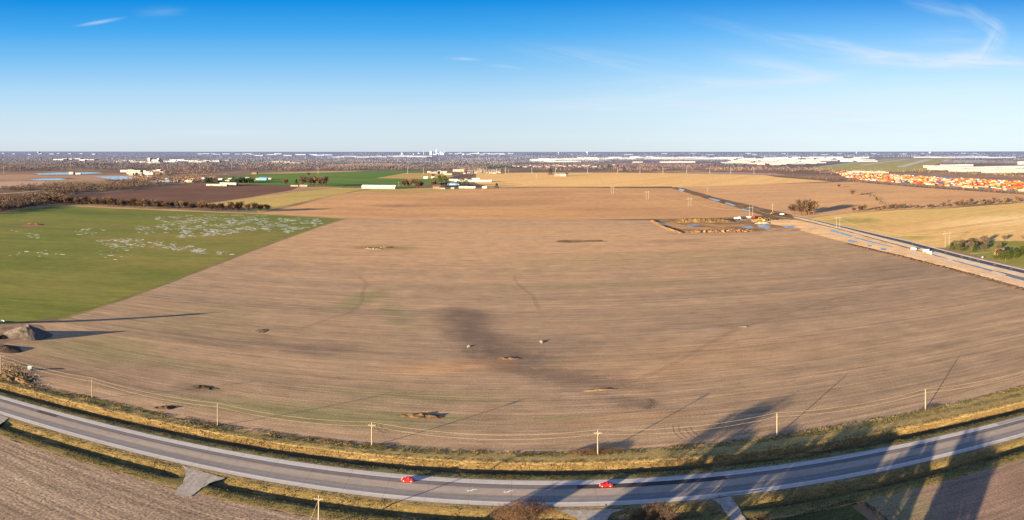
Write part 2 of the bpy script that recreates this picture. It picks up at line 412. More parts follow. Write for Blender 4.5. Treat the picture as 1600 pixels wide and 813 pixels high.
# ------------------------------------------------------------------ fields
def sheet(name, pts, z, m, amp=0, stepm=10, world=False, kind='structure', label=None, cat=None):
    w_ = pts if world else [at(*p) for p in pts]
    if amp: w_ = ragged(w_, amp, stepm)
    A = sum(w_[i][0]*w_[(i+1) % len(w_)][1]-w_[(i+1) % len(w_)][0]*w_[i][1] for i in range(len(w_)))
    if A < 0: w_ = w_[::-1]
    o = obj(name, [(x, y, z) for x, y in w_], [tuple(range(len(w_)))], m)
    return tag(o, label, cat, kind=kind)

soilA, soilB, soilC = lin(181,151,121), lin(148,127,105), lin(158,135,113)
GRN = lin(128,128,84); DMP = lin(100,86,78); DK = lin(104,88,78); OCH = lin(196,150,104)
main_blobs = [
    (728,500,24,46,.2,DMP,.7), (750,530,22,34,.5,DMP,.65), (795,560,32,22,-.4,DMP,.75), (860,584,40,13,-.35,DMP,.65), (930,600,34,10,-.3,DMP,.5), (985,628,22,8,-.6,DMP,.5), (850,540,60,25,0,DMP,.3),
    (700,575,40,14,.3,OCH,.4), (960,655,45,8,0,OCH,.3), (1090,560,90,40,.2,OCH,.2),
    (430,640,60,14,.1,GRN,.55), (640,620,60,10,0,GRN,.4), (560,660,50,10,0,GRN,.4), (150,545,45,35,.5,GRN,.4), (620,490,12,60,.3,GRN,.4), (240,560,60,14,.0,GRN,.3), (300,500,50,60,0,GRN,.25),
    (960,445,160,14,.05,GRN,.3), (560,470,14,50,-.2,GRN,.6), (1210,490,140,30,.1,DMP,.3), (1120,400,260,60,.05,GRN,.25), (1400,420,80,60,.2,DMP,.25),
    (500,545,30,12,.1,DMP,.5), (330,530,60,18,.1,DMP,.3), (655,651,26,5,0,GRN,.7), (310,607,14,6,0,DK,.6), (120,580,60,18,0,DMP,.35),
    (1060,377,60,22,0,DK,.35), (760,363,200,18,0,OCH,.3), (600,387,40,26,0,lin(140,118,76),.8), (870,655,16,3,0,GRN,.6)]
MAIN = field_mat('harvested_field', soilA, soilB, soilC, 0, True, [(800,372,620,330,0,lin(212,168,124),.6)]+main_blobs, .3, (.0009, .03), .55, rowc=.26)
xs = list(range(-430, 560, 12))
front = [(x, fe(x)) for x in xs]
sheet('brown_field', front+[at(1700,480), at(1600,452), at(1500,421), at(1400,396.5), at(1300,371), at(1250,357), at(1200,344), (110, 1226), (-110, 1226), at(540,342.2), at(470,364), at(382,396), at(200,465), at(100,497), at(86,503), at(60,503), at(0,509), at(-60,514), (-430, 380)], .012, MAIN, world=True)
GR1, GR2 = lin(122,126,58), lin(98,108,44)
green_blobs = [(300,360,190,60,.1,lin(120,118,60),.6), (60,440,60,70,.4,lin(128,122,62),.6), (100,330,200,60,0,lin(74,96,36),.6), (190,345,200,50,0,lin(120,128,52),.4), (250,430,40,60,0,lin(92,108,42),.6), (40,352,30,45,0,lin(100,84,60),.4), (50,352,20,25,0,lin(150,112,86),.95)]
GREEN = field_mat('winter_wheat', GR1, GR2, lin(150,132,72), .35, True, green_blobs, .15, (.003, .03), .6, rowc=.2)
sheet('green_field', [(-262, 372), (-600, 372), (-1500, 500), (-1500, 1500), at(0,333), at(45,326), at(90,321.5), at(200,326.5), at(300,330.5), at(400,334), at(470,337.5), at(535,341), at(470,362.5), at(382,394.5), at(200,463), at(100,495), at(84,503), at(70,503)] if False else
      [at(-60,512), at(-300,600), at(-300,352), at(-60,338), at(0,333), at(45,326), at(90,321.5), at(200,326.5), at(300,330.5), at(400,334), at(470,337.5), at(533,341.2), at(470,362.6), at(382,394.6), at(200,463.2), at(100,495.4), at(60,500), at(10,507)], .018, GREEN, amp=2.6, stepm=11, world=True)
# pale grass margins between the fields
GMAR = field_mat('dry_grass_margin', lin(190,158,118), lin(150,128,88), lin(206,184,158), 0, False, rowc=.2)
GREENM = field_mat('green_grass_margin', lin(120,120,66), lin(150,130,84), lin(96,104,50), 0, False, rowc=.2)
sheet('grass_margin', [at(536,340.6), at(536,342.8), at(470,365), at(382,397.4), at(200,467), at(92,501.5), at(90,499), at(200,464.4), at(382,395.4), at(470,363.4)], .03, GREENM, amp=1.6, stepm=9, world=True)
sheet('grass_margin', [at(60,318.6), at(120,321), at(300,329), at(400,332.8), at(470,336.5), at(540,340.8), at(540,342.3), at(400,334.4), at(300,330.8), at(120,322.8)], .05, GMAR, amp=3, stepm=20, world=True)
sheet('grass_margin', [(-289, 1216), (1, 1223), (150, 1222), (330, 1212), (330, 1220), (150, 1233), (1, 1234), (-150, 1236), (-289, 1231)], .05, GMAR, amp=3, stepm=20, world=True)
sheet('grass_margin', [at(60,606), at(145,622.5), at(250,645), at(260,648), at(250,650), at(145,626), at(60,610)], .03, GREENM, amp=.8, stepm=5, world=True)

T2 = lambda n, a, b, c, **k: field_mat(n, a, b, c, k.pop('ang', 0), False, **k)
MID = T2('far_brown_soil', lin(212,164,114), lin(190,146,104), lin(172,130,94), streak=(.0012, .012), blobs=[(620,322,60,40,0,DK,.5), (760,318,240,90,.5,lin(140,108,84),.35), (900,332,200,40,0,lin(196,146,92),.5), (560,300,120,60,0,lin(198,164,108),.5), (1060,300,90,60,0,lin(178,146,120),.4)])
sheet('brown_field', [at(405,334), at(540,341), (1, 1226), (150, 1225), (330, 1214), at(1195,337.5), at(1120,315), at(1052,294), at(860,292.6), at(740,292.6), at(640,295), at(590,294), at(520,306), at(470,320)], .03, MID, world=True)
OLV = T2('olive_grass_strip', lin(196,170,98), lin(164,150,80), lin(206,172,108), ang=1.0, streak=(.0015, .02))
sheet('grass_strip', [at(405,333.6), at(400,329), at(320,318.6), at(395,309), at(470,298.5), at(530,293.6), at(585,294), at(560,297.5), at(500,309), at(440,323)], .045, OLV, world=True)
sheet('grass_strip', [at(560,300.5), at(585,294), at(740,293.6), at(736,296), at(640,303)], .055, T2('tan_grass', lin(196,164,104), lin(176,148,92), lin(160,142,80)), world=True)
sheet('brown_field', [at(320,318.8), at(395,307.8), at(455,297.4), at(470,291.2), at(536,293), at(470,299), at(395,309.4)], .05, T2('pale_soil', lin(176,142,112), lin(156,122,96), lin(190,158,116), ang=1), world=True)
PLOW = T2('ploughed_soil', lin(112,80,66), lin(92,66,56), lin(130,94,76), ang=1, streak=(.001, .008), L=22000)
sheet('ploughed_field', [at(-60,300), at(120,306), at(240,294), at(300,288.6), at(400,287.6), at(468,291.2), at(455,297.6), at(395,308), at(300,321), at(100,318)], .03, PLOW, world=True)
FG = T2('far_green_crop', lin(92,124,42), lin(78,112,36), lin(120,132,58), ang=1, streak=(.0008, .006), L=22000)
sheet('green_field', [at(395,288.4), at(330,282), at(360,276), at(395,272.4), at(520,269), at(612,266.6), at(688,267.2), at(715,279), at(680,288), at(630,293), at(590,292.6), at(470,290.6)], .04, FG, world=True)
sheet('green_field', [at(752,271), at(790,270), at(790,273), at(760,276)], .04, T2('far_tan_crop_b', lin(150,136,80), lin(130,118,66), lin(170,140,90)), world=True)
TAN = lin(206,170,116)
sheet('tan_field', [at(588,278.6), at(632,270.6), at(690,270), at(712,276.4), at(700,279), at(640,279.6)], .09, T2('far_tan_crop', lin(190,158,96), lin(176,144,84), lin(200,168,108)), world=True)
sheet('tan_field', [at(395,272), at(440,269.4), at(520,267.6), at(560,268.2), at(520,269.4), at(440,271.4)], .09, T2('far_tan_crop_c', lin(200,164,116), lin(180,144,100), TAN), world=True)
sheet('tan_field', [at(510,257.6), at(600,255), at(640,257), at(600,259.6), at(520,260)], .3, T2('far_tan_crop_d', lin(220,176,132), lin(200,160,120), TAN, L=30000), world=True)
STR = T2('far_stubble', lin(238,194,128), lin(214,170,110), lin(224,184,120), ang=1.05, streak=(.0006, .014), L=24000)
sheet('tan_field', [at(765,292.2), at(742,286), at(745,269.6), at(960,269.8), at(1050,270.6), at(1120,272), at(1190,273), at(1215,277), at(1300,283.6), at(1060,292.6)], .05, STR, world=True)
sheet('tan_field', [at(1050,270.2), at(1085,268.6), at(1210,270.6), at(1230,274), at(1120,272.4)], .12, T2('far_mauve_soil', lin(176,146,132), lin(160,130,118), lin(190,158,136)), world=True)
RB = T2('right_brown_soil', lin(216,170,120), lin(198,152,108), lin(184,148,116), ang=.2, streak=(.0012, .01), blobs=[(1380,300,120,90,0,lin(176,138,106),.4), (1480,308,100,60,0,lin(180,134,92),.4)])
sheet('brown_field', [at(1058,292.8), at(1190,288), at(1330,284.2), at(1430,292.4), at(1530,299.4), at(1640,306.6), at(1670,309), at(1660,312), at(1600,316.5), at(1530,319), at(1480,325), at(1400,328), at(1335,332), at(1300,336), at(1262,341), at(1236,342), at(1200,332), at(1120,311)], .035, RB, world=True)
RT = T2('right_tan_crop', lin(232,192,124), lin(212,170,110), lin(200,178,104), ang=.35, streak=(.0012, .012), blobs=[(1560,345,150,70,.3,lin(246,212,152),.8), (1520,352,170,12,.25,lin(196,142,90),.6), (1330,345,60,60,0,lin(164,154,84),.8), (1420,372,40,30,0,lin(168,158,82),.7), (1340,355,110,40,0,lin(186,160,96),.5)])
sheet('tan_field', [at(1262,341.4), at(1300,336.4), at(1335,332.4), at(1400,328.6), at(1480,325.6), at(1600,317), at(1660,312.6), at(1760,312), at(1760,380), at(1600,377), at(1490,376), at(1478,388), at(1440,385), at(1340,358.5)], .04, RT, world=True)
sheet('lawn', [at(1476,388), at(1490,377), at(1600,377), at(1760,380), at(1760,440), at(1600,419), at(1530,400.5)], .05, T2('farmyard_lawn', lin(134,134,62), lin(150,142,74), lin(110,122,48)), world=True)
# foreground fields on the near side of the highway
NBL = [(200,790,40,12,.1,lin(128,112,98),.5), (60,760,40,12,.1,lin(180,160,136),.35)]
NEAR = field_mat('near_stubble', lin(166,144,124), lin(142,122,106), lin(158,138,112), -.12, True, NBL, .5, (.01, .35), .5, rowc=.3, spk=.9, spc=1.5)
sheet('stubble_field', [(x, yc(x)-21+.7*mn.noise(Vector((x*.3, 0, 0)))+.5*mn.noise(Vector((x, 0, 0)))) for x in range(-640, -30, 4)]+[(-38, 190), (-40, 20), (-640, 20)], .05, NEAR, world=True)
NEAR2 = field_mat('near_soil', lin(158,130,110), lin(138,116,102), lin(150,130,104), -.1, True, [(1400,790,12,20,0,GRN,.5)], .3, (.004, .08), .5)
sheet('brown_field', [(x, yc(x)-20.5+.9*mn.noise(Vector((x*.2, 0, 0)))) for x in range(640, 112, -4)]+[(113, 195), (135, 150), (160, 20), (640, 20)], .05, NEAR2, world=True)
YARD = field_mat('yard_lawn', lin(84,84,46), lin(70,74,40), lin(108,98,62), 0, True, streak=(.02, .06), spc=1.3)
sheet('lawn', [(-36, yc(-36)-20), (30, yc(30)-20.5), (110, yc(110)-21), (112, 190), (134, 150), (140, 20), (-38, 20), (-37, 190)], .045, YARD, world=True)

# ------------------------------------------------------------------ construction: new road, mud track, basin
def flat(name, rgb, rgb2, sc=.05, L=15000., rough=.9, var=.25, bump=None, b=0):
    t = NT(name); n = t.noise(t.pos, sc, 6, .65); n2 = t.noise(t.pos, sc*9, 4, .7)
    c = t.mix(t.step(n, .38, .64), rgb, rgb2); c = t.mix(1, c, t.ramp(n2, [(.3, 1-var), (.7, 1+var)]), 'MULTIPLY')
    t.b.inputs['Roughness'].default_value = rough
    return t.done(c, n2 if b else None, b, .2, L=L)
CLAY = flat('graded_clay', lin(240,200,148), lin(214,172,126), .03)
DIRT = flat('graded_dirt', lin(212,182,152), lin(228,192,150), .04)
MUD = flat('dark_mud', lin(104,82,66), lin(136,106,80), .02, b=.4)
KERB = flat('pale_concrete', lin(216,204,194), lin(196,186,180), .08)
ASP2 = flat('new_asphalt', lin(74,72,76), lin(90,86,88), .1)
def water_mat(name, col=(.02, .045, .09)):
    t = NT(name); t.b.inputs['Roughness'].default_value = .12; t.b.inputs['Specular IOR Level'].default_value = .25
    n = t.noise(t.pos, .2, 3); return t.done(t.mix(1, tuple(col)+(1,), t.ramp(n, [(.3, .8), (.7, 1.2)]), 'MULTIPLY'), n, .02, .05, haze=False)
WAT = water_mat('muddy_water', (.045, .09, .165)); POND = water_mat('pond_water', (.05, .16, .36))
def path(name, top, bot, z, m, amp=0., st=8, **k):
    return sheet(name, top+bot[::-1], z, m, amp=amp, stepm=st, **k)
path('graded_strip', [(1236,343),(1262,347),(1320,361),(1400,383),(1500,409.5),(1600,436.5),(1720,470)], [(1180,345),(1240,357.5),(1310,376),(1400,397.2),(1500,423),(1600,452.5),(1720,492)], .06, CLAY, 1.5)
path('graded_strip', [(1262,348),(1310,362),(1400,386),(1500,413.5),(1600,440),(1700,468)], [(1262,352),(1310,369),(1400,392),(1500,418.5),(1600,446.5),(1700,476)], .075, DIRT, 2.5)
path('graded_strip', [(1240,338.5),(1262,343),(1320,357),(1420,383.2),(1500,405),(1600,429.2),(1700,457)], [(1240,340.6),(1262,345.5),(1320,360),(1420,387),(1500,409.5),(1600,433.8),(1700,462)], .08, flat('pale_median', lin(232,206,170), lin(214,186,150), .05), 1)
path('new_road', [(1238,336.6),(1255,339.4),(1320,354.2),(1420,376.2),(1500,397),(1600,420.8),(1700,444)], [(1238,338.6),(1255,341.6),(1320,357.4),(1420,383.4),(1500,405.2),(1600,429.4),(1700,457)], .09, KERB)
path('new_road', [(1238,337.2),(1255,340),(1320,355),(1420,377.8),(1500,399),(1600,422.8),(1700,447)], [(1238,338.2),(1255,341),(1320,356.8),(1420,382),(1500,403.6),(1600,427.6),(1700,454)], .11, ASP2)
# lane dashes and turn marks on the new road
for i in range(15):
    s_ = i/14; px = 1400+s_*180; py = 375.5+s_*(420.6-375.5) if False else None
    yy = np.interp(px, [1400,1420,1500,1600], [375.6,380.2,401.2,425.0])
    x, y = at(px, yy); m_ = ewh
    if i % 2 == 0 or 7 < i < 11:
        d = Vector(at(px+6, np.interp(px+6, [1400,1420,1500,1600], [375.6,380.2,401.2,425.0])))-Vector((x, y)); d.normalize(); nn = Vector((-d.y, d.x))
        q = [(x+d.x*a+nn.x*b, y+d.y*a+nn.y*b, .125) for a, b in ((-2.2, -.45), (2.2, -.45), (2.2, .45), (-2.2, .45))]
        tag(obj('road_dash', q, [(0,1,2,3)], m_), kind='structure')
# ditch water between new road and graded strip
for seg in ([(1335,370.5),(1395,385.5),(1395,386.8),(1335,372.4)], [(1300,358.5),(1332,368.5),(1330,370.4),(1296,360.6)], [(1452,396),(1480,403.6),(1480,404.8),(1450,397.3)], [(1488,406),(1552,422.8),(1551,424.6),(1487,407.5)], [(1572,429),(1650,450),(1649,452.4),(1571,430.9)],
            [(1324,375),(1338,376.5),(1341,378.8),(1327,378)], [(1355,383),(1362,383.5),(1362,385.6),(1356,385.2)], [(1376,388),(1385,389),(1384,391.4),(1377,390.6)]):
    sheet('ditch_water', seg, .1, WAT, amp=.8, stepm=4)
for (a, b) in ((1425, 1434), (1480, 1489), (1552, 1572)):
    ya, yb = np.interp([a, b], [1400,1500,1600], [387.4,409.4,436.6]); sheet('concrete_apron', [(a, ya), (b, yb), (b-2, yb+3.2), (a-4, ya+2.6)], .12, KERB)
# dark muddy haul road going on into the distance
path('mud_track', [(1052,293.2),(1068,294.2),(1120,309),(1180,322.5),(1230,334),(1262,342)], [(1046,293.2),(1060,297.6),(1110,312.5),(1150,323.5),(1195,335.5),(1236,344)], .07, MUD, 4, 20)
for seg in ([(1062,294.8),(1070,296.6),(1066,299.6),(1060,297)], [(1110,309.6),(1126,313.6),(1122,314.6),(1106,310.8)], [(1136,316.6),(1150,321.2),(1146,321.8),(1132,317.6)], [(1160,326.5),(1174,328.8),(1170,330),(1158,328)]):
    sheet('puddle', seg, .1, WAT, amp=3, stepm=12)
# excavated basin
sheet('basin_floor', [(1016,344.6),(1030,343),(1140,341.5),(1205,341),(1262,345),(1255,352),(1262,357),(1240,360),(1150,364.5),(1066,366.2)], .05, flat('basin_mud', lin(176,138,96), lin(124,96,72), .03, b=.4), 6, 9)
for seg in ([(1068,350.4),(1092,350),(1096,352),(1076,353.4)], [(1158,355),(1172,353.4),(1178,355.4),(1170,357.4)], [(1182,351.6),(1196,351.2),(1204,355),(1198,358.4),(1186,355.2)], [(1222,353.6),(1244,352.6),(1240,355.6),(1226,356)], [(1022,346.2),(1030,347.6),(1046,353),(1036,351)], [(1150,341.5),(1160,341.2),(1160,344.4),(1154,344.8)]):
    sheet('puddle', seg, .11, WAT, amp=2.5, stepm=7)
for sg, m_ in (([(1170,343),(1200,341.5),(1236,345),(1250,350),(1230,352),(1196,349),(1176,347)], CLAY), ([(1036,352),(1062,350.5),(1090,355),(1120,357),(1100,360),(1064,358)], flat('churned_tan', lin(196,152,104), lin(160,122,86), .06)), ([(1196,358),(1236,355.5),(1262,358),(1236,361.5),(1204,362.5)], flat('churned_tan_b', lin(188,152,116), lin(150,120,96), .06)), ([(1150,338.4),(1200,337),(1236,339),(1220,342),(1168,342.4)], MUD), ([(1030,364),(1060,367.6),(1120,368),(1190,365),(1190,362),(1120,364),(1064,363.6)], flat('trampled_edge', lin(186,150,112), lin(166,134,106), .05))):
    sheet('churned_earth', sg, .075, m_, amp=7, stepm=7)
def berm(name, pts, w_, h, m, label=None, cat=None, seed=0, kind=None, rough=.35):
    """bank of earth along a ground polyline, with a lumpy crest"""
    P = [Vector(at(*p)) for p in pts]; L = [0]
    for a, b in zip(P, P[1:]): L.append(L[-1]+(b-a).length)
    n = max(6, int(L[-1]/2.5)); v = []; prof = [(-1, 0), (-.72, .35), (-.35, .85), (-.1, 1), (.2, .95), (.6, .45), (1, 0)]
    for i in range(n+1):
        s_ = L[-1]*i/n; j = max(k for k in range(len(L)-1) if L[k] <= s_+1e-6); u = (s_-L[j])/(L[j+1]-L[j]); p = P[j].lerp(P[j+1], u); d = (P[j+1]-P[j]).normalized(); nn = Vector((-d.y, d.x))
        e = min(1, s_/w_*.8+.05, (L[-1]-s_)/w_*.8+.05)
        for k, (a, z) in enumerate(prof):
            r1 = mn.noise(Vector((s_*.21, k*1.3, seed))); r2 = mn.noise(Vector((s_*.6, k*2.3, seed+5)))
            q = p+nn*w_*a*(.75+.5*rough*2*r1)*(.4+.6*e)
            v.append((q.x, q.y, max(-.05, z*h*e*(1+rough*1.6*r1+rough*r2)) if 0 < k < 6 else -.1))
    f = [(i*7+j, (i+1)*7+j, (i+1)*7+j+1, i*7+j+1) for i in range(n) for j in range(6)]
    o = obj(name, v, f, m, smooth=False)
    return tag(o, label, cat, kind=kind)
SPOIL = flat('ochre_spoil', lin(116,92,58), lin(84,68,48), .05, b=.5)
SPOIL2 = flat('clay_spoil', lin(128,96,68), lin(98,74,56), .08, b=.5)
berm('spoil_bank', [(1044,347.5),(1070,346.3),(1100,346.2),(1128,346),(1150,346.6)], 24, 5, SPOIL, 'long ochre spoil bank along the far side of the muddy basin', 'spoil bank', 1, rough=.25)
berm('spoil_bank', [(1018,344.6),(1040,356.5),(1066,365)], 6, 1.6, SPOIL2, 'low straight clay bank on the left edge of the muddy basin', 'spoil bank', 2)
berm('spoil_bank', [(1062,362),(1090,362.5),(1120,361.5),(1160,360.5),(1186,359.5)], 24, 2.2, flat('brushy_clay', lin(150,116,84), lin(112,86,66), .15, b=.5), 'rough clay bank along the near edge of the muddy basin', 'spoil bank', 3, rough=.6)
berm('spoil_bank', [(1186,344.5),(1200,344),(1216,343.5)], 9, 3, flat('mixed_spoil', lin(112,92,76), lin(84,68,60), .1, b=.5), 'brown heap of earth behind the yellow excavator', 'spoil bank', 4, rough=.6)
berm('gravel_heap', [(1178,350),(1190,349.4),(1204,349.6)], 8, 2.4, flat('white_gravel', lin(160,150,140), lin(140,130,120), .2), 'whitish gravel heap below the yellow excavator', 'gravel heap', 5)
# silt bank with brush on the near edge of the graded strip
berm('silt_bank', [(1322,381.2),(1360,391),(1400,399.8),(1450,412.8),(1500,425.6),(1560,442),(1620,459.5)], 2.6, .9, flat('brushy_bank', lin(88,66,50), lin(60,46,38), .3, b=.5), 'dark brushy bank between the brown field and the graded strip', 'earth bank', 6, rough=.6)
# small earth scars in the big field
def scar(px, py, rx, ry, h, m, label, cat='earth patch', seed=0, ang=0):
    X, Y = at(px, py); v = [(0, 0, 0)]; f = []; rng = random.Random(seed); K = 26; R = 5; v = []
    for i in range(R+1):
        for k in range(K):
            t_ = 2*math.pi*k/K; q = i/R; wob = 1+.5*mn.noise(Vector((math.cos(t_)*1.4, math.sin(t_)*1.4, seed)))
            x, y = math.cos(t_)*rx*q*wob, math.sin(t_)*ry*q*wob
            x, y = x*math.cos(ang)-y*math.sin(ang), x*math.sin(ang)+y*math.cos(ang)
            z = h*(1-q*q)*(.5+1.1*mn.noise(Vector((x*.5+seed, y*.5, 0)))+.5*rng.random()) if i < R else -.05
            v.append((x, y, max(z, -.05)+.02 if i < R else -.03))
    for i in range(R):
        for k in range(K): k2 = (k+1) % K; f.append((i*K+k, (i+1)*K+k, (i+1)*K+k2, i*K+k2))
    o = obj('earth_patch', v, f, m); o.location = (X, Y, 0)
    return tag(o, label, cat)
SC1 = flat('scar_earth', lin(110,82,64), lin(70,56,46), .25, b=.5); SC2 = flat('dark_scar', lin(78,68,52), lin(60,58,42), .3, b=.5)
SC3 = flat('straw_scar', lin(122,102,76), lin(100,82,62), .1); SC4 = flat('snowy_scar', lin(140,130,122), lin(120,102,88), .3)
scar(662,651,11,2.6,.9,SC1,'reddish brown earth and weed patch in the field behind the crossarm pole',seed=1)
scar(318,606,7,3,.5,SC2,'dark green weedy patch in the field above the second pole from the left',seed=2)
scar(258,637,6,2.4,.7,SC1,'washed out earth gully at the field edge near the farm track',seed=3,ang=.6)
scar(790,561,8,2,.6,SC1,'small dark clod patch below the damp soil in the middle of the field',seed=4)
scar(846,535,1.6,2.8,.7,SC4,'pale upright heap standing right of the damp soil',seed=5)
scar(733,542,1.4,2.4,.5,SC4,'pale stone heap standing at the left edge of the damp soil',seed=6)
scar(940,610,9,1.1,.6,SC3,'long thin straw coloured patch at the end of the damp soil',seed=7,ang=.1)
scar(905,377,40,14,.5,SC3,'triangular straw coloured weed patch in the far part of the field',seed=8)
scar(573,388,13,5,1.2,SC1,'left part of the small earth ring in the far left of the field',seed=9)
scar(584,389.4,13,4,1.0,SC4,'whitish front rim of the small earth ring in the field',seed=10)
scar(598,387,11,6,1.2,SC3,'right part of the small earth ring in the far left of the field',seed=11)
scar(50,350.5,20,9,1.5,SC1,'round bare brown earth patch in the green field',seed=12)
scar(410,517,5,6,.3,SC3,'faint pale patch in the left half of the brown field',seed=13)
scar(1163,511,4,2,.3,SC4,'faint pale patch in the right half of the brown field',seed=14)

# thin melting snow in the green field
def in_poly(x, y, P):
    c = False; n = len(P)
    for i in range(n):
        x1, y1 = P[i]; x2, y2 = P[(i+1) % n]
        if (y1 > y) != (y2 > y) and x < (x2-x1)*(y-y1)/(y2-y1)+x1: c = not c
    return c
v = []; f = []; rng = random.Random(3)
for P, n, c_ in (([(243,339),(300,335),(400,336),(520,343),(490,354),(450,364),(400,361),(340,368),(280,372),(245,360)], 3600, .5), ([(150,376),(200,372),(260,378),(330,390),(370,398),(330,398),(250,388),(170,386)], 1100, .5),
              ([(112,362),(150,354),(168,358),(150,368),(120,368)], 80, .45), ([(12,358),(30,362),(68,368),(66,376),(40,371)], 60, .45), ([(0,398),(80,388),(100,398),(20,404)], 40, .45), ([(210,352),(245,356),(240,366),(215,366)], 60, .45), ([(150,376),(210,390),(215,408),(150,404)], 30, .4)):
    xs_ = [p[0] for p in P]; ys_ = [p[1] for p in P]
    for _ in range(n):
        px, py = rng.uniform(min(xs_), max(xs_)), rng.uniform(min(ys_), max(ys_))
        if not in_poly(px, py, P): continue
        if mn.noise(Vector((px*.05, py*.22, 4)))*.5+.5 < c_-.05: continue
        x, y = at(px, py); a = rng.uniform(-.25, .45); L_ = .8+5*rng.random()**2.2; w_ = .5+1.9*rng.random()**1.8; b = len(v)
        for k in range(6):
            t_ = k*math.pi/3; r = rng.uniform(.6, 1.1); q, s_ = math.cos(t_)*L_*r, math.sin(t_)*w_*r
            v.append((x+q*math.cos(a)-s_*math.sin(a), y+q*math.sin(a)+s_*math.cos(a), .05))
        f.append(tuple(range(b, b+6)))
SNOW = flat('melting_snow', lin(246,248,250), lin(214,222,220), .3)
tag(obj('melting_snow', v, f, SNOW), 'thin white streaks of melting snow scattered over the green field', 'snow', kind='stuff')
# tyre tracks in the field
TR = flat('tyre_track_soil', lin(132,108,94), lin(120,98,84), .3)
def track(pts, w_=.35, gap=1.8, m=TR):
    P = [Vector(at(*p)) for p in pts]; v = []; f = []
    Q = []
    for i in range(len(P)-1):
        p0, p1, p2, p3 = P[max(i-1, 0)], P[i], P[i+1], P[min(i+2, len(P)-1)]
        for k in range(8):
            u = k/8; Q.append(.5*((2*p1)+(p2-p0)*u+(2*p0-5*p1+4*p2-p3)*u*u+(3*p1-p0-3*p2+p3)*u**3))
    Q.append(P[-1])
    for sd in (-gap/2, gap/2):
        b = len(v)
        for i, q in enumerate(Q):
            d = (Q[min(i+1, len(Q)-1)]-Q[max(i-1, 0)]).normalized(); nn = Vector((-d.y, d.x))
            for o_ in (-w_/2, w_/2): p = q+nn*(sd+o_); v.append((p.x, p.y, .03))
        for i in range(len(Q)-1): a = b+i*2; f.append((a, a+2, a+3, a+1))
    tag(obj('wheel_tracks', v, f, m), kind='structure')
track([(804,432),(806,440),(818,452),(832,462),(838,476),(843,485)])
track([(560,433),(572,442),(566,458),(565,470),(548,488),(520,496),(470,514)])
track([(690,483),(712,486),(742,484),(752,495),(738,500)], .5); track([(1056,665),(1058,676),(1070,686)], .4, 2.4); track([(1074,668),(1080,677),(1090,684)], .4, 2.4)
track([(590,664),(596,672),(606,676)], .4, 2.2); track([(960,606),(1040,575),(1140,520),(1200,500),(1300,468),(1380,448)], .5, 2)
for k in range(5): track([(36+k*3,795-k*6),(72+k*4,788-k*6),(88+k*4,800-k*4),(90+k*5,830)], .35, 1.3, flat('deep_track', lin(112,94,82), lin(124,106,92), .3))
for k in range(3): track([(170+k*9,774+k*3),(196+k*8,786+k*3),(208+k*8,800),(208+k*8,830)], .35, 1.3)
for k in range(3): track([(1010+k*4,622+k),(1016+k*4,630+k),(1004+k*4,638+k)], .4, 1.5)
# farm track on the verge
FT = flat('worn_farm_track', lin(178,154,128), lin(150,130,104), .2)

# ------------------------------------------------------------------ vegetation meshes
def tufts(pts, h0, h1, w_, rng, n=3, lean=.35):
    """little upright blades at many ground points"""
    N = len(pts); P = np.array(pts, dtype=np.float64)
    P = np.repeat(P, n, axis=0); M = len(P)
    a = rng.uniform(0, 2*np.pi, M); h = rng.uniform(h0, h1, M); w2 = w_*rng.uniform(.6, 1.4, M)
    P[:, 0] += rng.normal(0, w_*.7, M); P[:, 1] += rng.normal(0, w_*.7, M)
    dx, dy = np.cos(a)*w2/2, np.sin(a)*w2/2
    V = np.empty((M, 3, 3)); V[:, 0] = P; V[:, 1] = P; V[:, 2] = P
    V[:, 0, 0] -= dx; V[:, 0, 1] -= dy; V[:, 1, 0] += dx; V[:, 1, 1] += dy
    V[:, 2, 0] += rng.normal(0, lean, M)*h; V[:, 2, 1] += rng.normal(0, lean, M)*h; V[:, 2, 2] += h
    V[:, :2, 2] -= .05
    return V.reshape(-1, 3), np.arange(M*3).reshape(-1, 3)
def secz(x, y):
    a, b = sec(x)
    for r in (a, b):
        if r[0][0] <= y <= r[-1][0]:
            for (y0, z0), (y1, z1) in zip(r, r[1:]):
                if y0 <= y <= y1: return z0+(z1-z0)*(y-y0)/(y1-y0)
    return 0
GRT = flat('dry_grass_blades', lin(84,72,46), lin(66,62,36), .25, var=.5)
GRT2 = flat('straw_blades', lin(104,80,50), lin(84,66,42), .2, var=.4)
GRT3 = flat('weed_blades', lin(86,82,40), lin(70,66,34), .2, var=.5)
def band(n, olo, ohi, xr=(-300, 290), base='c', clump=.0, sc=.15):
    out = []
    while len(out) < n:
        x = RNG.uniform(*xr); o = RNG.uniform(olo, ohi); y = (yc(x) if base == 'c' else fe(x))+o
        if clump and mn.noise(Vector((x*sc, y*sc, 9)))+.5*mn.noise(Vector((x*sc*4, y*sc*4, 3))) < clump-.35: continue
        if base == 'c' and -21 < o < -2 and fill(x) < .6: continue
        out.append((x, y, secz(x, y)))
    return out
def stuff(name, pts, h0, h1, w_, m, label, cat, n=3, lean=.35):
    v, f = tufts(pts, h0, h1, w_, RNG, n, lean); return tag(obj(name, v, f, m), label, cat, kind='stuff')
stuff('verge_grass', band(9000, -20, -3.2, clump=.2)+band(8000, 17, 23, clump=.15), .08, .3, .4, GRT, 'short olive and brown grass on both verges of the highway', 'grass')
stuff('tall_dry_grass', band(5000, 27, 33, clump=.1), .1, .4, .35, GRT2, 'golden dry grass on the bank beyond the far ditch', 'grass')
stuff('bank_grass', band(5000, 38, 42, clump=.05), .06, .3, .35, GRT, 'rough mixed grass between the golden bank and the field edge', 'grass')
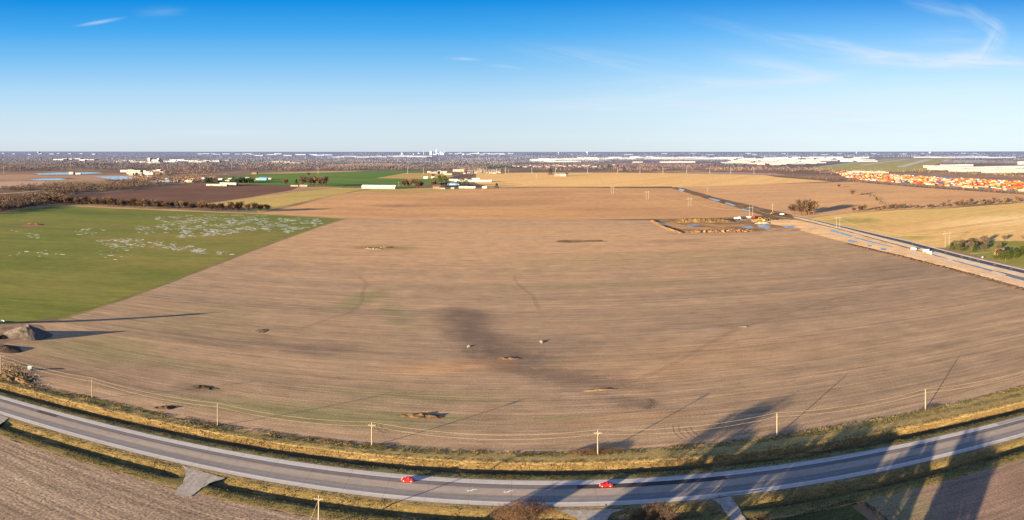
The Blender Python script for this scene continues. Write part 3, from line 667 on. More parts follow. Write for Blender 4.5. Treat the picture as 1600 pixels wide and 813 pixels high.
stuff('field_edge_weeds', band(4200, -4.5, .6, base='f', clump=.12, sc=.08), .12, .45, .4, GRT3, 'green and brown weeds along the near edge of the big brown field', 'weeds', 3)
stuff('field_edge_straw', band(1500, -1.5, .8, base='f', clump=.45, sc=.05)+[(at(px, 617+(px-110)*.16)[0]+RNG.normal(0, .8), at(px, 617+(px-110)*.16)[1]+RNG.normal(0, .8), 0) for px in RNG.uniform(104, 145, 160)], .15, .55, .35, flat('pale_straw', lin(132,108,72), lin(108,88,58), .2, var=.4), 'clumps of straw coloured grass along the field edge', 'grass', 3)
pts = [(*at(px, py), 0) for px, py in zip(RNG.normal(22, 22, 900), RNG.normal(588, 14, 900)) if abs((px-22)*.55+580-py) < 15 and px > -60]
scar(22,591,15,9,.9,flat('brushy_tan_bank', lin(122,102,74), lin(84,70,52), .3, b=.6),'low tan brushy bank under the dry reeds at the left edge','earth bank',seed=41,ang=-.3)
stuff('dry_reeds', pts[::2], .5, 1.3, .22, flat('pale_reed', lin(158,134,100), lin(128,108,80), .2, var=.4), 'tall tan dry reeds left of the small blue cabinet', 'reeds', 7, .3)

def wood_mat(name, a, b, scl=.3): 
    t = NT(name); n = t.noise(t.pos, scl, 4, .7); oi = t.n('ShaderNodeObjectInfo')
    c = t.mix(n, a, b); c = t.mix(1, c, t.ramp(oi.outputs['Random'], [(0, (.75, .72, .74)), (.5, (1, .98, .95)), (1, (1.3, 1.2, 1.05))]), 'MULTIPLY')
    return t.done(c)
BARK = wood_mat('bark', lin(84,68,58), lin(62,52,48)); TWIG = wood_mat('twigs', lin(82,70,64), lin(64,55,52)); TWIGR = wood_mat('reddish_twigs', lin(90,70,60), lin(68,55,50))
TWIGP = wood_mat('pale_twigs', lin(102,88,78), lin(82,70,64))
EVG = wood_mat('evergreen_needles', lin(50,66,38), lin(34,50,32)); EVG2 = wood_mat('olive_evergreen_foliage', lin(78,86,30), lin(50,62,24))
def bare_tree(seed, h, wd, depth=5, twn=5, tw=.05, trunk_r=.22, multi=1, up=.55, tl=1.1):
    """trunk+limbs and a crown of twigs: (trunk MB, crown verts, crown faces)"""
    rng = random.Random(seed); T = MB(); tv = []; tf = []
    def twig(p, d, L):
        for _ in range(twn):
            q = Vector((rng.gauss(0, 1), rng.gauss(0, 1), rng.gauss(.25, .8))).normalized()
            e = (d*1.1+q).normalized()*L*rng.uniform(.5, 1.2); s_ = e.cross(Vector((rng.gauss(0, 1), rng.gauss(0, 1), rng.gauss(0, 1)))).normalized()*tw
            b = len(tv); tv.extend([tuple(p-s_), tuple(p+s_), tuple(p+e)]); tf.append((b, b+1, b+2))
            m_ = p+e*.45; e2 = (e.normalized()+q*.8).normalized()*L*.5; b = len(tv); tv.extend([tuple(m_-s_*.7), tuple(m_+s_*.7), tuple(m_+e2)]); tf.append((b, b+1, b+2))
    def grow(p, d, L, r, k):
        q = p; dd = d
        for i in range(2):
            dd = (dd+Vector((rng.gauss(0, .12), rng.gauss(0, .12), .05))).normalized(); n_ = q+dd*L/2
            T.tube(q, n_, r*(1-.2*i), r*(.8-.2*i), 5 if k > 2 else 3, caps=False); q = n_
            if k <= depth-1: twig(q, dd, tl)
        if k == 0: twig(q, dd, tl); return
        for i in range(rng.choice((2, 3, 3))):
            sp = Vector((rng.gauss(0, 1), rng.gauss(0, 1), rng.gauss(.1, .35))).normalized()
            nd = (dd*up+sp*.62).normalized()
            # keep the crown inside its spread
            tgt = q+nd*L; rr = math.hypot(tgt.x, tgt.y)
            if rr > wd/2: nd = (nd-Vector((tgt.x, tgt.y, 0))/rr*.6+Vector((0, 0, .3))).normalized()
            grow(q, nd, L*rng.uniform(.68, .86), r*.6, k-1)
    for m in range(multi):
        a = rng.uniform(0, 6.28); d = Vector((math.cos(a)*.25*(multi > 1), math.sin(a)*.25*(multi > 1), 1)).normalized()
        grow(Vector((math.cos(a)*.4*(multi > 1), math.sin(a)*.4*(multi > 1), -.2)), d, h*.3, trunk_r, depth)
    # scale to the wanted height
    mz = max(p[2] for p in tv); k = h/mz; mw = sorted(math.hypot(p[0], p[1]) for p in tv)[int(len(tv)*.97)]; kw = wd/2/mw
    T.v = [(x*kw, y*kw, z*k) for x, y, z in T.v]; tv = [(x*kw, y*kw, z*k) for x, y, z in tv]
    return T, tv, tf
def tree_thing(name, loc, spec, mt, mc, **k):
    T, tv, tf = bare_tree(**spec); r = empty(name, loc, **k)
    T.build('trunk', mt, r); obj('crown', tv, tf, mc, r); return r
NT1 = dict(seed=11, h=19, wd=13, depth=6, twn=4, tw=.035, trunk_r=.38, tl=1.25)
tree_thing('bare_tree', (8.3, 206.5, 0), dict(seed=11, h=20.2, wd=30, depth=7, twn=4, tw=.017, trunk_r=.42, tl=1.0, multi=1), BARK, TWIGR, label='wide reddish bare treetop in front of the highway at the bottom centre', cat='tree')
tree_thing('bare_tree', (41.5, 214, 0), dict(seed=23, h=12.2, wd=22, depth=7, twn=2, tw=.014, trunk_r=.24, tl=.9, multi=2), BARK, TWIGP, label='pale bare treetop just right of the utility pole at the bottom edge', cat='tree')
tree_thing('bare_tree', (69, 199, 0), dict(seed=31, h=12.6, wd=18, depth=7, twn=3, tw=.018, trunk_r=.22, tl=.9), BARK, TWIG, label='bare treetop barely showing at the bottom edge beside the right driveway', cat='tree')
# tall yard trees standing below the frame: they cast the long shadows over the highway
YG = 'yard trees below the frame'; YL = 'tall bare yard tree standing below the frame and shading the highway'
proto = tree_thing('yard_tree', (25, 148, 0), dict(seed=41, h=20, wd=17, depth=6, twn=9, tw=.08, trunk_r=.5, tl=1.6), BARK, TWIG, label=YL, cat='tree', group=YG)
for x, y, a, s_ in [(-3,186,.5,.85),(-12,160,1,1),(30,170,2.2,.9),(20,132,.3,1.05),(12,150,1.3,1.0),(0,134,2.2,1),(36,156,3.1,.9),(16,170,4.4,.85),(48,160,5.2,.85),(54,113,0,1.05),(61,119,2,.95),(-62,176,3.3,.7),(-40,160,1,.8),(-20,150,2.5,.8),(-25,172,.7,.75),(60,150,4,.8)]: dup(proto, (x, y, 0), a, s_)
ev = None
def evergreen(seed, h, wd, n=900, sz=.5, cone=True):
    rng = random.Random(seed); v = []; f = []
    for _ in range(n):
        u = rng.random()**.8; r = (wd/2)*((1-u)**.8 if cone else math.sqrt(max(0, 1-(2*u-1)**2)))*rng.uniform(.55, 1.08)*(1+.22*math.sin(u*19+seed)); a = rng.uniform(0, 6.283)
        p = Vector((math.cos(a)*r, math.sin(a)*r, h*(.08+.92*u))); d = Vector((math.cos(a), math.sin(a), rng.uniform(-.5, .6)))
        s_ = Vector((-math.sin(a), math.cos(a), rng.uniform(-.4, .4)))*sz*rng.uniform(.5, 1.2); b = len(v)
        v += [tuple(p-s_), tuple(p+s_), tuple(p+d*sz*rng.uniform(.6, 1.6))]; f.append((b, b+1, b+2))
    return v, f
r = empty('yard_evergreen', (43, 140, 0), label='dense evergreen below the frame shading the paddock', cat='tree', group='yard evergreens below the frame'); MB().tube((0,0,-.2), (0,0,12), .3, .05).build('trunk', BARK, r); v, f = evergreen(3, 13, 9, 3500, .5); obj('crown', v, f, EVG, r)
for x, y, a, q in ((30,150,1,1.1),(54,150,2,1),(62,142,3,1),(36,166,4,.9),(50,168,5,.8),(72,160,2,.9),(-16,178,1,.75),(-4,170,3,.8),(66,172,0,.75),(24,178,1,.6),(44,182,2,.62),(56,182,4,.62),(64,186,4,.5),(80,176,1,.75),(40,128,1,1.15),(74,134,1,1.1),(84,150,1,1),(34,186,1,.5)): dup(r, (x, y, 0), a, q)
X, Y = at(932, 700); 
sv = []; sf = []
def shrub(name, loc, w_, h, m, label, cat, seed, n=500, **k):
    rng = random.Random(seed); v = []; f = []
    for _ in range(n):
        a = rng.uniform(0, 6.28); q = math.sqrt(rng.random()); x, y = math.cos(a)*q*w_/2*(.8+.4*rng.random()), math.sin(a)*q*w_/4
        z = h*math.sqrt(max(.05, 1-q*q))*rng.uniform(.3, 1); d = Vector((rng.gauss(0, .4), rng.gauss(0, .4), 1)).normalized()*rng.uniform(.3, .9)*h*.4
        s_ = Vector((rng.gauss(0, 1), rng.gauss(0, 1), 0)).normalized()*.04; p = Vector((x, y, z*.6)); b = len(v); v += [tuple(p-s_), tuple(p+s_), tuple(p+d)]; f.append((b, b+1, b+2))
    o = obj(name, v, f, m); o.location = loc; return tag(o, label, cat, **k)
shrub('shrub', (*at(917,708),0), 13, 2.2, TWIGR, 'reddish brown brush at the foot of the crossarm pole, left of it', 'shrub', 1, 1600)
shrub('shrub', (*at(948,706.5),0), 13, 2.4, TWIGR, 'reddish brown brush right of the crossarm pole foot', 'shrub', 2, 1700)
shrub('shrub', (*at(590,700),0), 9, 1.4, GRT3, 'weedy brush around the foot of the left crossarm pole', 'shrub', 3, 900)
shrub('shrub', (*at(1452,641),0), 12, 1.5, TWIG, 'low brush at the foot of the rightmost pole', 'shrub', 4, 900)
shrub('shrub', (*at(36,527),0), 7, 6.5, wood_mat('dark_leafy_twigs', lin(54,46,38), lin(38,34,30)), 'dark leafy small tree between the gravel heap and the dirt mound', 'tree', 5, 900)
shrub('shrub', (*at(15,527),0), 20, 2.2, TWIG, 'low dark brush left of the gravel heap', 'shrub', 6, 900)

# ------------------------------------------------------------------ gravel heap yard at the left edge
scar(10,520,26,34,.1,flat('dirt_yard', lin(150,124,104), lin(120,100,84), .1),'bare dirt yard around the gravel heap at the left edge','yard',seed=31)
def heap(px, py, rx, ry, h, ang, m, name, label, cat, seed):
    K = 48; R = 14; v = []; f = []; X, Y = at(px, py)
    for i in range(R+1):
        q = i/R
        for k in range(K):
            t_ = 2*math.pi*k/K; wb = 1+.16*mn.noise(Vector((math.cos(t_)*1.5, math.sin(t_)*1.5, seed)))
            x, y = math.cos(t_)*rx*q*wb, math.sin(t_)*ry*q*wb; x, y = x*math.cos(ang)-y*math.sin(ang), x*math.sin(ang)+y*math.cos(ang)
            z = h*(1-q)**.9*(1+.12*mn.noise(Vector((x*.4, y*.4, seed))))+.25*mn.noise(Vector((math.sin(t_*9)*2, q*3, seed)))*(1-q)
            v.append((x, y, z if i < R else -.1))
    for i in range(R):
        for k in range(K): k2 = (k+1) % K; f.append((i*K+k, (i+1)*K+k, (i+1)*K+k2, i*K+k2))
    o = obj(name, v, f, m); o.location = (X, Y, 0); return tag(o, label, cat)
heap(43, 524, 17, 12, 7, .5, flat('grey_gravel', lin(104,96,92), lin(84,76,72), .5, b=.6), 'gravel_heap', 'large grey conical gravel heap beside the green field corner', 'gravel heap', 3)
heap(6, 545, 12, 9, 2.0, .1, flat('dark_topsoil', lin(84,70,64), lin(66,56,50), .4, b=.5), 'soil_heap', 'low round dark soil mound at the left edge above the pole line', 'soil heap', 4)
scar(1, 527, 5, 8, .9, flat('dark_rubble', lin(72,62,58), lin(54,46,44), .5, b=.5), 'dark rubble at the left edge left of the gravel heap', 'rubble', seed=33)
WHT = simple('white_paint', lin(226,224,218), .5, .06, .3); WHF = simple('cream_siding', lin(176,170,160), .6, .1, .2)
GALV = simple('galvanised_steel', lin(140,142,144), .45, .1, .5, metal=.3)
b = MB(); K = 28; X, Y = at(1, 503.5)
for k in range(K):
    a0, a1 = 2*math.pi*k/K, 2*math.pi*(k+1)/K; b.tube((2.6*math.cos(a0), 2.6*math.sin(a0), .5), (2.6*math.cos(a1), 2.6*math.sin(a1), .5), .32, n=6, caps=False)
o = b.build('water_trough_ring', WHT, smooth=True); o.location = (X, Y, 0); tag(o, 'white ring shaped rim lying at the start of the long tower shadow', 'ring')
# silo just outside the left edge: throws the long shadow over the field
X, Y = at(-14, 505); r = empty('grain_leg_tower', (X, Y, 0), label='tall slim grain tower just outside the left edge casting the long shadow', cat='tower')
MB().tube((0,0,-.2), (0,0,16), 2.7, 2.3, 20).build('shaft', GALV, r); MB().tube((0,0,16), (0,0,17.4), 2.4, .3, 20).build('cap', GALV, r); MB().tube((0,0,17), (0,0,19), .3, .3, 8).build('vent', GALV, r)
X, Y = at(47, 578); r = empty('utility_cabinet', (X, Y, 0), .3, label='small pale blue utility cabinet beside the dry reeds', cat='cabinet')
MB().box(0,0,.9,2.2,1.8,1.8).build('body', simple('pale_blue_metal', lin(120,140,160), .4), r); MB().box(0,0,1.86,2.4,2.0,.12).build('roof', WHT, r); MB().box(0,-.92,.9,.9,.04,1.4).build('door', GALV, r)

# ------------------------------------------------------------------ utility poles and wires
POLE = simple('weathered_pole_wood', lin(126,116,104), .8, .2, .8); INS = simple('grey_insulator', lin(150,148,144), .4)
WIRE = simple('aluminium_wire', lin(150,138,116), .6, 0)
def pole(px, py, h, label, arm=True, rz=0, double=False, guy=False):
    X, Y = at(px, py); r = empty('utility_pole', (X, Y, 0), rz, label=label, cat='utility pole')
    MB().tube((0,0,-.3), (0,0,h), .27, .2, 10).build('post', POLE, r)
    if arm:
        MB().box(0,-.25,h-.95,3.1,.2,.24).build('crossarm', POLE, r)
        b_ = MB().tube((-.7,-.22,h-.98), (0,-.16,h-1.75), .03).tube((.7,-.22,h-.98), (0,-.16,h-1.75), .03); b_.build('brace', GALV, r)
        for x in (-1.3, -.6, .6, 1.3): MB().tube((x,-.2,h-.87), (x,-.2,h-.62), .07, .05, 8).build('insulator', INS, r)
    else:
        MB().tube((0,-.14,h-1.4), (0,-.45,h-1.35), .05).tube((0,-.45,h-1.42), (0,-.45,h-1.2), .08, .05, 8).build('insulator', INS, r)
    MB().tube((0,0,h), (0,0,h+.28), .06, .05, 8).build('insulator', INS, r)
    if guy: MB().tube((0,0,h-1.2), (-3.6,.8,-.1), .035, n=4).build('guy_wire', WIRE, r)
    return (X, Y, h)
pl = [pole(1, 585, 9.6, 'utility pole at the very left edge above the reeds', False)]
for px, py, h, L, arm in ((144,622,9.4,'bare topped utility pole at the left, first one right of the reeds',False),(340,665,9.4,'utility pole between the washed out gully and the left crossarm pole',False),(581,697,9.4,'crossarm utility pole left of the reddish weed patch',True),
    (934,711,9.6,'crossarm utility pole standing in reddish brush at the field edge',True),(1214,682,9.6,'utility pole beside the big tree shadow at the right of the field',False),(1446,641,9.4,'rightmost utility pole with low brush at its foot',False)):
    pl.append(pole(px, py, h, L, arm, {581:.1, 934:-.1}.get(px, 0)))
pl = [(-335, 293, 9.6)]+pl+[(262, 271, 9.4)]
for X, Y, h in (pl[0], pl[-1]):
    r = empty('utility_pole', (X, Y, 0), label='utility pole outside the frame carrying the roadside wires', cat='utility pole', group='utility poles outside the frame'); MB().tube((0,0,-.3), (0,0,h), .2, .14, 10).build('post', POLE, r)
def wire(pts, dz, sag, rad, label, dx=0):
    b_ = MB()
    for (x0, y0, h0), (x1, y1, h1) in zip(pts, pts[1:]):
        L = math.hypot(x1-x0, y1-y0); sg = sag*(L/65)**2; N = 14; prev = None
        for i in range(N+1):
            u = i/N; p = (x0+(x1-x0)*u, y0+(y1-y0)*u+dx, h0+(h1-h0)*u+dz-4*sg*u*(1-u))
            if prev: b_.tube(prev, p, rad, n=4, caps=False)
            prev = p
    tag(b_.build('power_line', WIRE), label, 'wire')
wire(pl, .28, 1.1, .03, 'uppermost sagging wire strung along the roadside poles')
wire(pl, -1.2, 1.2, .03, 'lower sagging wire strung along the roadside poles', -.4)
np_ = [pole(498, 824, 10.0, 'crossarm utility pole on the near side of the highway at the bottom left', True, .1, guy=True), pole(975, 858, 10.2, 'top of a crossarm utility pole at the bottom edge between two bare trees', True, -.05)]
np_ = [(-150, 222, 10)]+np_+[(130, 190, 10)]

# small roadside items
def sign_post(px, py, h, m, label, cat='marker post', plate=None):
    X, Y = at(px, py); r = empty(cat.replace(' ', '_'), (X, Y, secz(X, Y)), label=label, cat=cat); MB().tube((0,0,-.2), (0,0,h), .06, n=6).build('post', GALV, r)
    if plate: MB().box(0,-.08,h-.25,*plate).build('plate', m, r)
sign_post(947, 796, 1.7, WHT, 'small white roadside marker beside the centre driveway', 'marker post', (.7,.04,.7))
# split rail paddock fence
FEN = simple('dark_fence_wood', lin(70,62,56), .8); fp = [at(1208,824), at(1243,812), at(1270,803), at(1300,796), at(1322,788), (at(1345,789)), at(1366,799), at(1384,815), at(1396,832)]
r = empty('paddock_fence', (*fp[3], 0), label='dark wooden rail fence curving round the shaded paddock at the bottom right', cat='fence')
pp = []
for (x0, y0), (x1, y1) in zip(fp, fp[1:]):
    L = math.hypot(x1-x0, y1-y0); k = max(1, int(L/2.6)); pp += [(x0+(x1-x0)*i/k, y0+(y1-y0)*i/k) for i in range(k)]
pp.append(fp[-1]); ox, oy = fp[3]
for x, y in pp: MB().box(x-ox, y-oy, .7, .18, .18, 1.6).build('post', FEN, r)
for z in (.45, .85, 1.25):
    b_ = MB()
    for (x0, y0), (x1, y1) in zip(pp, pp[1:]): a = math.atan2(y1-y0, x1-x0); b_.box((x0+x1)/2-ox, (y0+y1)/2-oy, z, math.hypot(x1-x0, y1-y0)+.1, .06, .16, a)
    b_.build('rail', FEN, r)

# ------------------------------------------------------------------ cars
RED = simple('red_car_paint', lin(214,22,26), .25, .03, 1, spec=.5, coat=.6); BLK = simple('black_rubber', lin(24,24,26), .8); RIM = simple('silver_rim', lin(190,192,196), .3, metal=.4)
GLS = simple('dark_car_glass', lin(16,20,28), .08, 0, spec=.8); LAMP = simple('headlamp_lens', lin(240,236,220), .2); TAIL = simple('tail_lamp_lens', lin(140,10,12), .3)
def car(px, lane, label, L=4.5, Wd=1.8, Hh=1.45, body=None, coupe=False, cat='car', name='parked_car', xy=None, rz=None):
    if xy is None:
        X, _ = at(px, 765); Yb = yc(X)+lane; z0 = crown(lane)+.01; s_ = (yc(X+3)-yc(X-3))/6; rz = math.atan(s_)+math.pi
    else: X, Yb = xy; z0 = .1
    r = empty(name, (X, Yb, z0), rz, label=label, cat=cat); body = body or RED
    a = L/2   # front is +x
    low = [(-a,.42),(-a+.02,.62),(-a+.12,.86),(-a+.55,.95),(a-1.5,.93),(a-.55,.84),(a-.12,.66),(a,.45),(a-.06,.24),(a-.45,.2)]
    arch = []
    for cx in (a-.85, -a+.85):
        for k in range(7): t_ = math.pi*k/6; arch.append((cx+.36*math.cos(t_), .2+.36*math.sin(t_)))
    low += arch+[(-a+.1,.2)]
    # body in slices so that the sides round inward
    V = []; Fq = []; n = len(low)
    for yy, k, dz in ((-Wd/2, .94, 0), (-Wd/2+.12, 1, .01), (Wd/2-.12, 1, .01), (Wd/2, .94, 0)):
        V += [(x*k, yy if abs(yy) < Wd/2-.05 else yy, max(.18, z*(.97 if k < 1 else 1)+dz)) for x, z in low]
    for q in range(3):
        for i in range(n): j = (i+1) % n; Fq.append((q*n+i, q*n+j, (q+1)*n+j, (q+1)*n+i))
    Fq += [tuple(range(n)), tuple(range(3*n, 4*n))[::-1]]
    obj('body', V, Fq, body, r)
    rf = .25 if coupe else 0
    g = [(-a+.35+rf,.92),(a-1.35,.9),(a-2.05,Hh-.06),(a-2.5,Hh),(-a+1.15+rf*1.6,Hh-.01),(-a+.75+rf,Hh-.16)]
    w0, w1 = Wd/2-.08, Wd/2-.3; V = []
    for sgn in (-1, 1):
        for i, (x, z) in enumerate(g): V.append((x, sgn*(w0 if i < 2 else w1), z-.012))
    n = 6; Fq = [(i, (i+1) % n, n+(i+1) % n, n+i) for i in range(n)]+[tuple(range(n)), tuple(range(n, 2*n))[::-1]]
    obj('windows', V, Fq, GLS, r)
    MB().prism([(-a+1.0+rf*1.4,Hh-.05),(a-2.15,Hh-.07),(a-2.55,Hh+.015),(-a+1.25+rf*1.6,Hh+.01)], -w1-.02, w1+.02).build('roof', body, r)
    for sgn in (-1, 1):
        for pa, pb_, rr in (((a-2.55, sgn*(w1+.02), Hh-.02), (a-1.4, sgn*(w0+.01), .92), .045), ((-a+1.9, sgn*(w1+.02), Hh-.03), (-a+1.85, sgn*(w0+.01), .93), .05), ((-a+.8+rf, sgn*(w1+.02), Hh-.14), (-a+.45+rf, sgn*w0, .93), .07)):
            MB().tube(pa, pb_, rr).build('pillar', body, r)
        for cx in (a-.85, -a+.85):
            wh = MB().tube((cx, sgn*(Wd/2-.2), .31), (cx, sgn*(Wd/2+.01), .31), .31, n=20).build('wheel', BLK, r)
            MB().tube((cx, sgn*(Wd/2-.02), .31), (cx, sgn*(Wd/2+.025), .31), .2, n=12).build('rim', RIM, wh)
        MB().box(a-.14, sgn*(Wd/2-.3), .66, .2, .4, .14).build('headlight', LAMP, r)
        MB().box(-a+.06, sgn*(Wd/2-.28), .72, .12, .38, .16).build('tail_light', TAIL, r)
        MB().box(a-1.55, sgn*(Wd/2+.06), .98, .14, .2, .12).build('mirror', body, r)
    MB().box(a-.05, 0, .38, .1, 1.2, .16).build('grille', BLK, r)
    return r
car(633, 11.4, 'small red hatchback on the left, driving left in the far lane', 4.4, name='red_car')
car(948, 11.4, 'red sports coupe on the right, on the dark asphalt patch', 4.6, Hh=1.32, coupe=True, name='red_car')

# ------------------------------------------------------------------ tree rows further out
def simple_tree(seed, h, wd, n=760, tw=.26, L=2.0):
    """bare tree for the middle distance: a few limbs and a gappy cloud of twigs, one mesh pair"""
    rng = random.Random(seed); T = MB(); v = []; f = []; lim = []
    T.tube((0,0,-.3), (0,0,h*.7), .35, .18, 5)
    for i in range(8):
        a = i*2.4+rng.uniform(-.3, .3); u = rng.uniform(.25, .4)*h; e = (math.cos(a)*wd*.36*rng.uniform(.5, 1), math.sin(a)*wd*.36*rng.uniform(.5, 1), h*rng.uniform(.6, .93)); T.tube((0,0,u), e, .2, .05, 4, False); lim.append((Vector((0,0,u)), Vector(e)))
    for _ in range(n):
        a0, e0 = rng.choice(lim); u = rng.uniform(.25, 1.05); p = a0.lerp(e0, u)+Vector((rng.gauss(0, 1), rng.gauss(0, 1), rng.gauss(0, .8)))*wd*.075
        d = (Vector((p.x, p.y, (p.z-h*.5)*1.2)).normalized()+Vector((rng.gauss(0, .5), rng.gauss(0, .5), rng.gauss(.4, .5)))).normalized()*L*rng.uniform(.5, 1.3)
        s_ = d.cross(Vector((rng.gauss(0, 1), rng.gauss(0, 1), rng.gauss(0, 1)))).normalized()*tw*rng.uniform(.4, 1); b = len(v)
        v += [tuple(p-s_), tuple(p+s_), tuple(p+d)]; f.append((b, b+1, b+2))
    return T, v, f
PR = []
def tree_protos():
    for i, (mt, h, wd) in enumerate(((TWIG, 13, 11), (TWIGR, 12, 12), (TWIGP, 14, 11), (TWIG, 10, 12))):
        T, v, f = simple_tree(100+i, h, wd); me = mesh('bare_tree', T.v+v, T.f+[tuple(q+len(T.v) for q in k) for k in f]); me.materials.append(BARK); me.materials.append(mt)
        me.polygons.foreach_set('material_index', [0]*len(T.f)+[1]*len(f)); PR.append(me)
    for i, (m, cone) in enumerate(((EVG, True), (EVG2, False))):
        v, f = evergreen(50+i, 12, 8, 420, .9, cone); PR.append(mesh('evergreen_tree', v, f, m))
tree_protos()
def tree_at(x, y, k, sc, label, group, rng, name='bare_tree'):
    o = bpy.data.objects.new(name, PR[k]); COL.objects.link(o); o.location = (x, y, 0); o.rotation_euler = (0, 0, rng.uniform(0, 6.28)); z = sc*rng.uniform(.85, 1.15)
    o.scale = (sc*rng.uniform(1., 1.3), sc*rng.uniform(1., 1.3), z); return tag(o, label, 'tree', group)
def tree_row(pts, spacing, sc, label, group, seed, jit=3., ks=(0, 1, 2, 3), skip=.0, name='bare_tree'):
    rng = random.Random(seed); P = [at(*p) for p in pts]
    for (x0, y0), (x1, y1) in zip(P, P[1:]):
        L = math.hypot(x1-x0, y1-y0); n = max(1, int(L/spacing))
        for i in range(n):
            if rng.random() < skip: continue
            u = (i+rng.random()*.7)/n; s_ = sc if not isinstance(sc, tuple) else rng.uniform(*sc)
            tree_at(x0+(x1-x0)*u+rng.gauss(0, jit), y0+(y1-y0)*u+rng.gauss(0, jit), rng.choice(ks), s_, label, group, rng, name)
tree_row([(60,317.6),(100,319),(200,324),(300,328),(385,331.6)], 6.5, (.95,1.5), 'bare brown tree in the long hedgerow behind the green field', 'hedgerow trees behind the green field', 1, 4)
tree_row([(96,316.4),(200,321.5),(280,325.5)], 9, (.8,1.3), 'bare brown tree in the long hedgerow behind the green field', 'hedgerow trees behind the green field', 2, 5)
tree_row([(400,331.4),(420,330.6)], 8, (1.2,1.6), 'round bare tree at the hedgerow end left of the brown field', 'trees at the end of the hedgerow', 3, 4)
tree_row([(1240,335),(1276,334)], 7, (1.8,2.2), 'tall bare tree in the lone grove beside the start of the new road', 'grove beside the new road', 4, 8)
tree_row([(1246,337),(1272,336)], 7, (1.7,2.1), 'tall bare tree in the lone grove beside the start of the new road', 'grove beside the new road', 5, 6)
tree_row([(1330,331.6),(1400,327.6),(1480,324.5),(1600,316),(1640,313)], 10, (.5,1.1), 'small bare tree in the thin hedge crossing the right hand fields', 'thin hedge across the right hand fields', 6, 5)
tree_row([(1478,322.5),(1600,314)], 30, (.9,1.2), 'small bare tree in the thin hedge crossing the right hand fields', 'thin hedge across the right hand fields', 7, 6)
tree_row([(1482,390),(1500,391),(1530,393),(1560,392)], 8, (.65,.95), 'grey bare tree in the windbreak beside the farmhouse on the right', 'farmhouse windbreak', 8, 3, (0, 2, 3))
tree_row([(1500,384),(1560,384)], 9, (.7,1.0), 'grey bare tree in the windbreak beside the farmhouse on the right', 'farmhouse windbreak', 9, 4, (0, 2, 3))
tree_row([(1570,379),(1640,382)], 12, (.6,.9), 'bare tree behind the farmhouse on the right', 'trees behind the farmhouse', 10, 5)
rg = random.Random(5)
for px, py, sc, L in ((1488,391,.7,'left of three olive conifers by the farm drive'),(1504,393,.75,'middle of three olive conifers by the farm drive'),(1524,394,.8,'right of three olive conifers by the farm drive')): tree_at(*at(px, py), 4, sc, L, None, rg, 'evergreen_tree'); bpy.data.objects[-1] if False else None
for px, py, sc in ((1556,405,.85),(1566,406,.95),(1576,406,.95),(1588,404,.9),(1598,400,1.0)): tree_at(*at(px, py), 5, sc, 'round olive green tree in the clump in front of the farmhouse', 'olive green clump before the farmhouse', rg, 'evergreen_tree')
tree_row([(478,290.6),(496,291.4),(514,291)], 11, (2.2,2.8), 'large spreading bare tree on the near side of the far green field', 'large bare trees by the far green field', 11, 12)
tree_row([(441,289.6),(452,289.8)], 13, (1.6,2.1), 'reddish bare tree left of the large spreading trees', 'small grove left of the large bare trees', 12, 5, (1,))
tree_row([(627,293.6),(640,293.6),(676,294.2)], 12, (1.5,2.3), 'bare tree in the grove between the long white shed and the farmhouse', 'grove right of the long white shed', 13, 10)
for px, py, sc, k in ((687,291.5,1.5,5),(694,291.6,1.7,5),(699,291,1.4,5),(716,293,1.3,5),(723,293,1.5,5),(729,293.2,1.3,5),(776,295,1.1,4),(463,289,1,4),(473,289.4,1,4),(860,275,1.7,4)): tree_at(*at(px, py), k, sc*1.5, 'dark evergreen tree standing among the far farm buildings', 'dark evergreens at the far farms', rg, 'evergreen_tree')
tree_row([(878,275),(889,275.2)], 20, (1.4,1.7), 'bare tree at the small farm in the middle of the tan field', 'trees at the tan field farm', 14, 8)
tree_row([(672,278.4),(688,278.8)], 16, (1.2,1.5), 'bare tree by the small white houses beyond the green field', 'trees by the small white houses', 15, 6)
tree_at(*at(1332, 307), 1, 1.4, 'lone reddish bare tree standing in the right hand brown field', None, rg); tree_at(*at(1311,293.5), 3, 1.0, 'tiny lone bush standing in the tan field on the right', None, rg); tree_at(*at(482,276.5), 0, 1.5, 'lone bare tree in the middle of the far green field', None, rg)
tree_row([(1350,303.5),(1374,314.5),(1386,321)], 25, (.3,.45), 'low green bush along the winding field ditch on the right', 'bushes on the winding field ditch', 16, 6, (5,), name='bush')

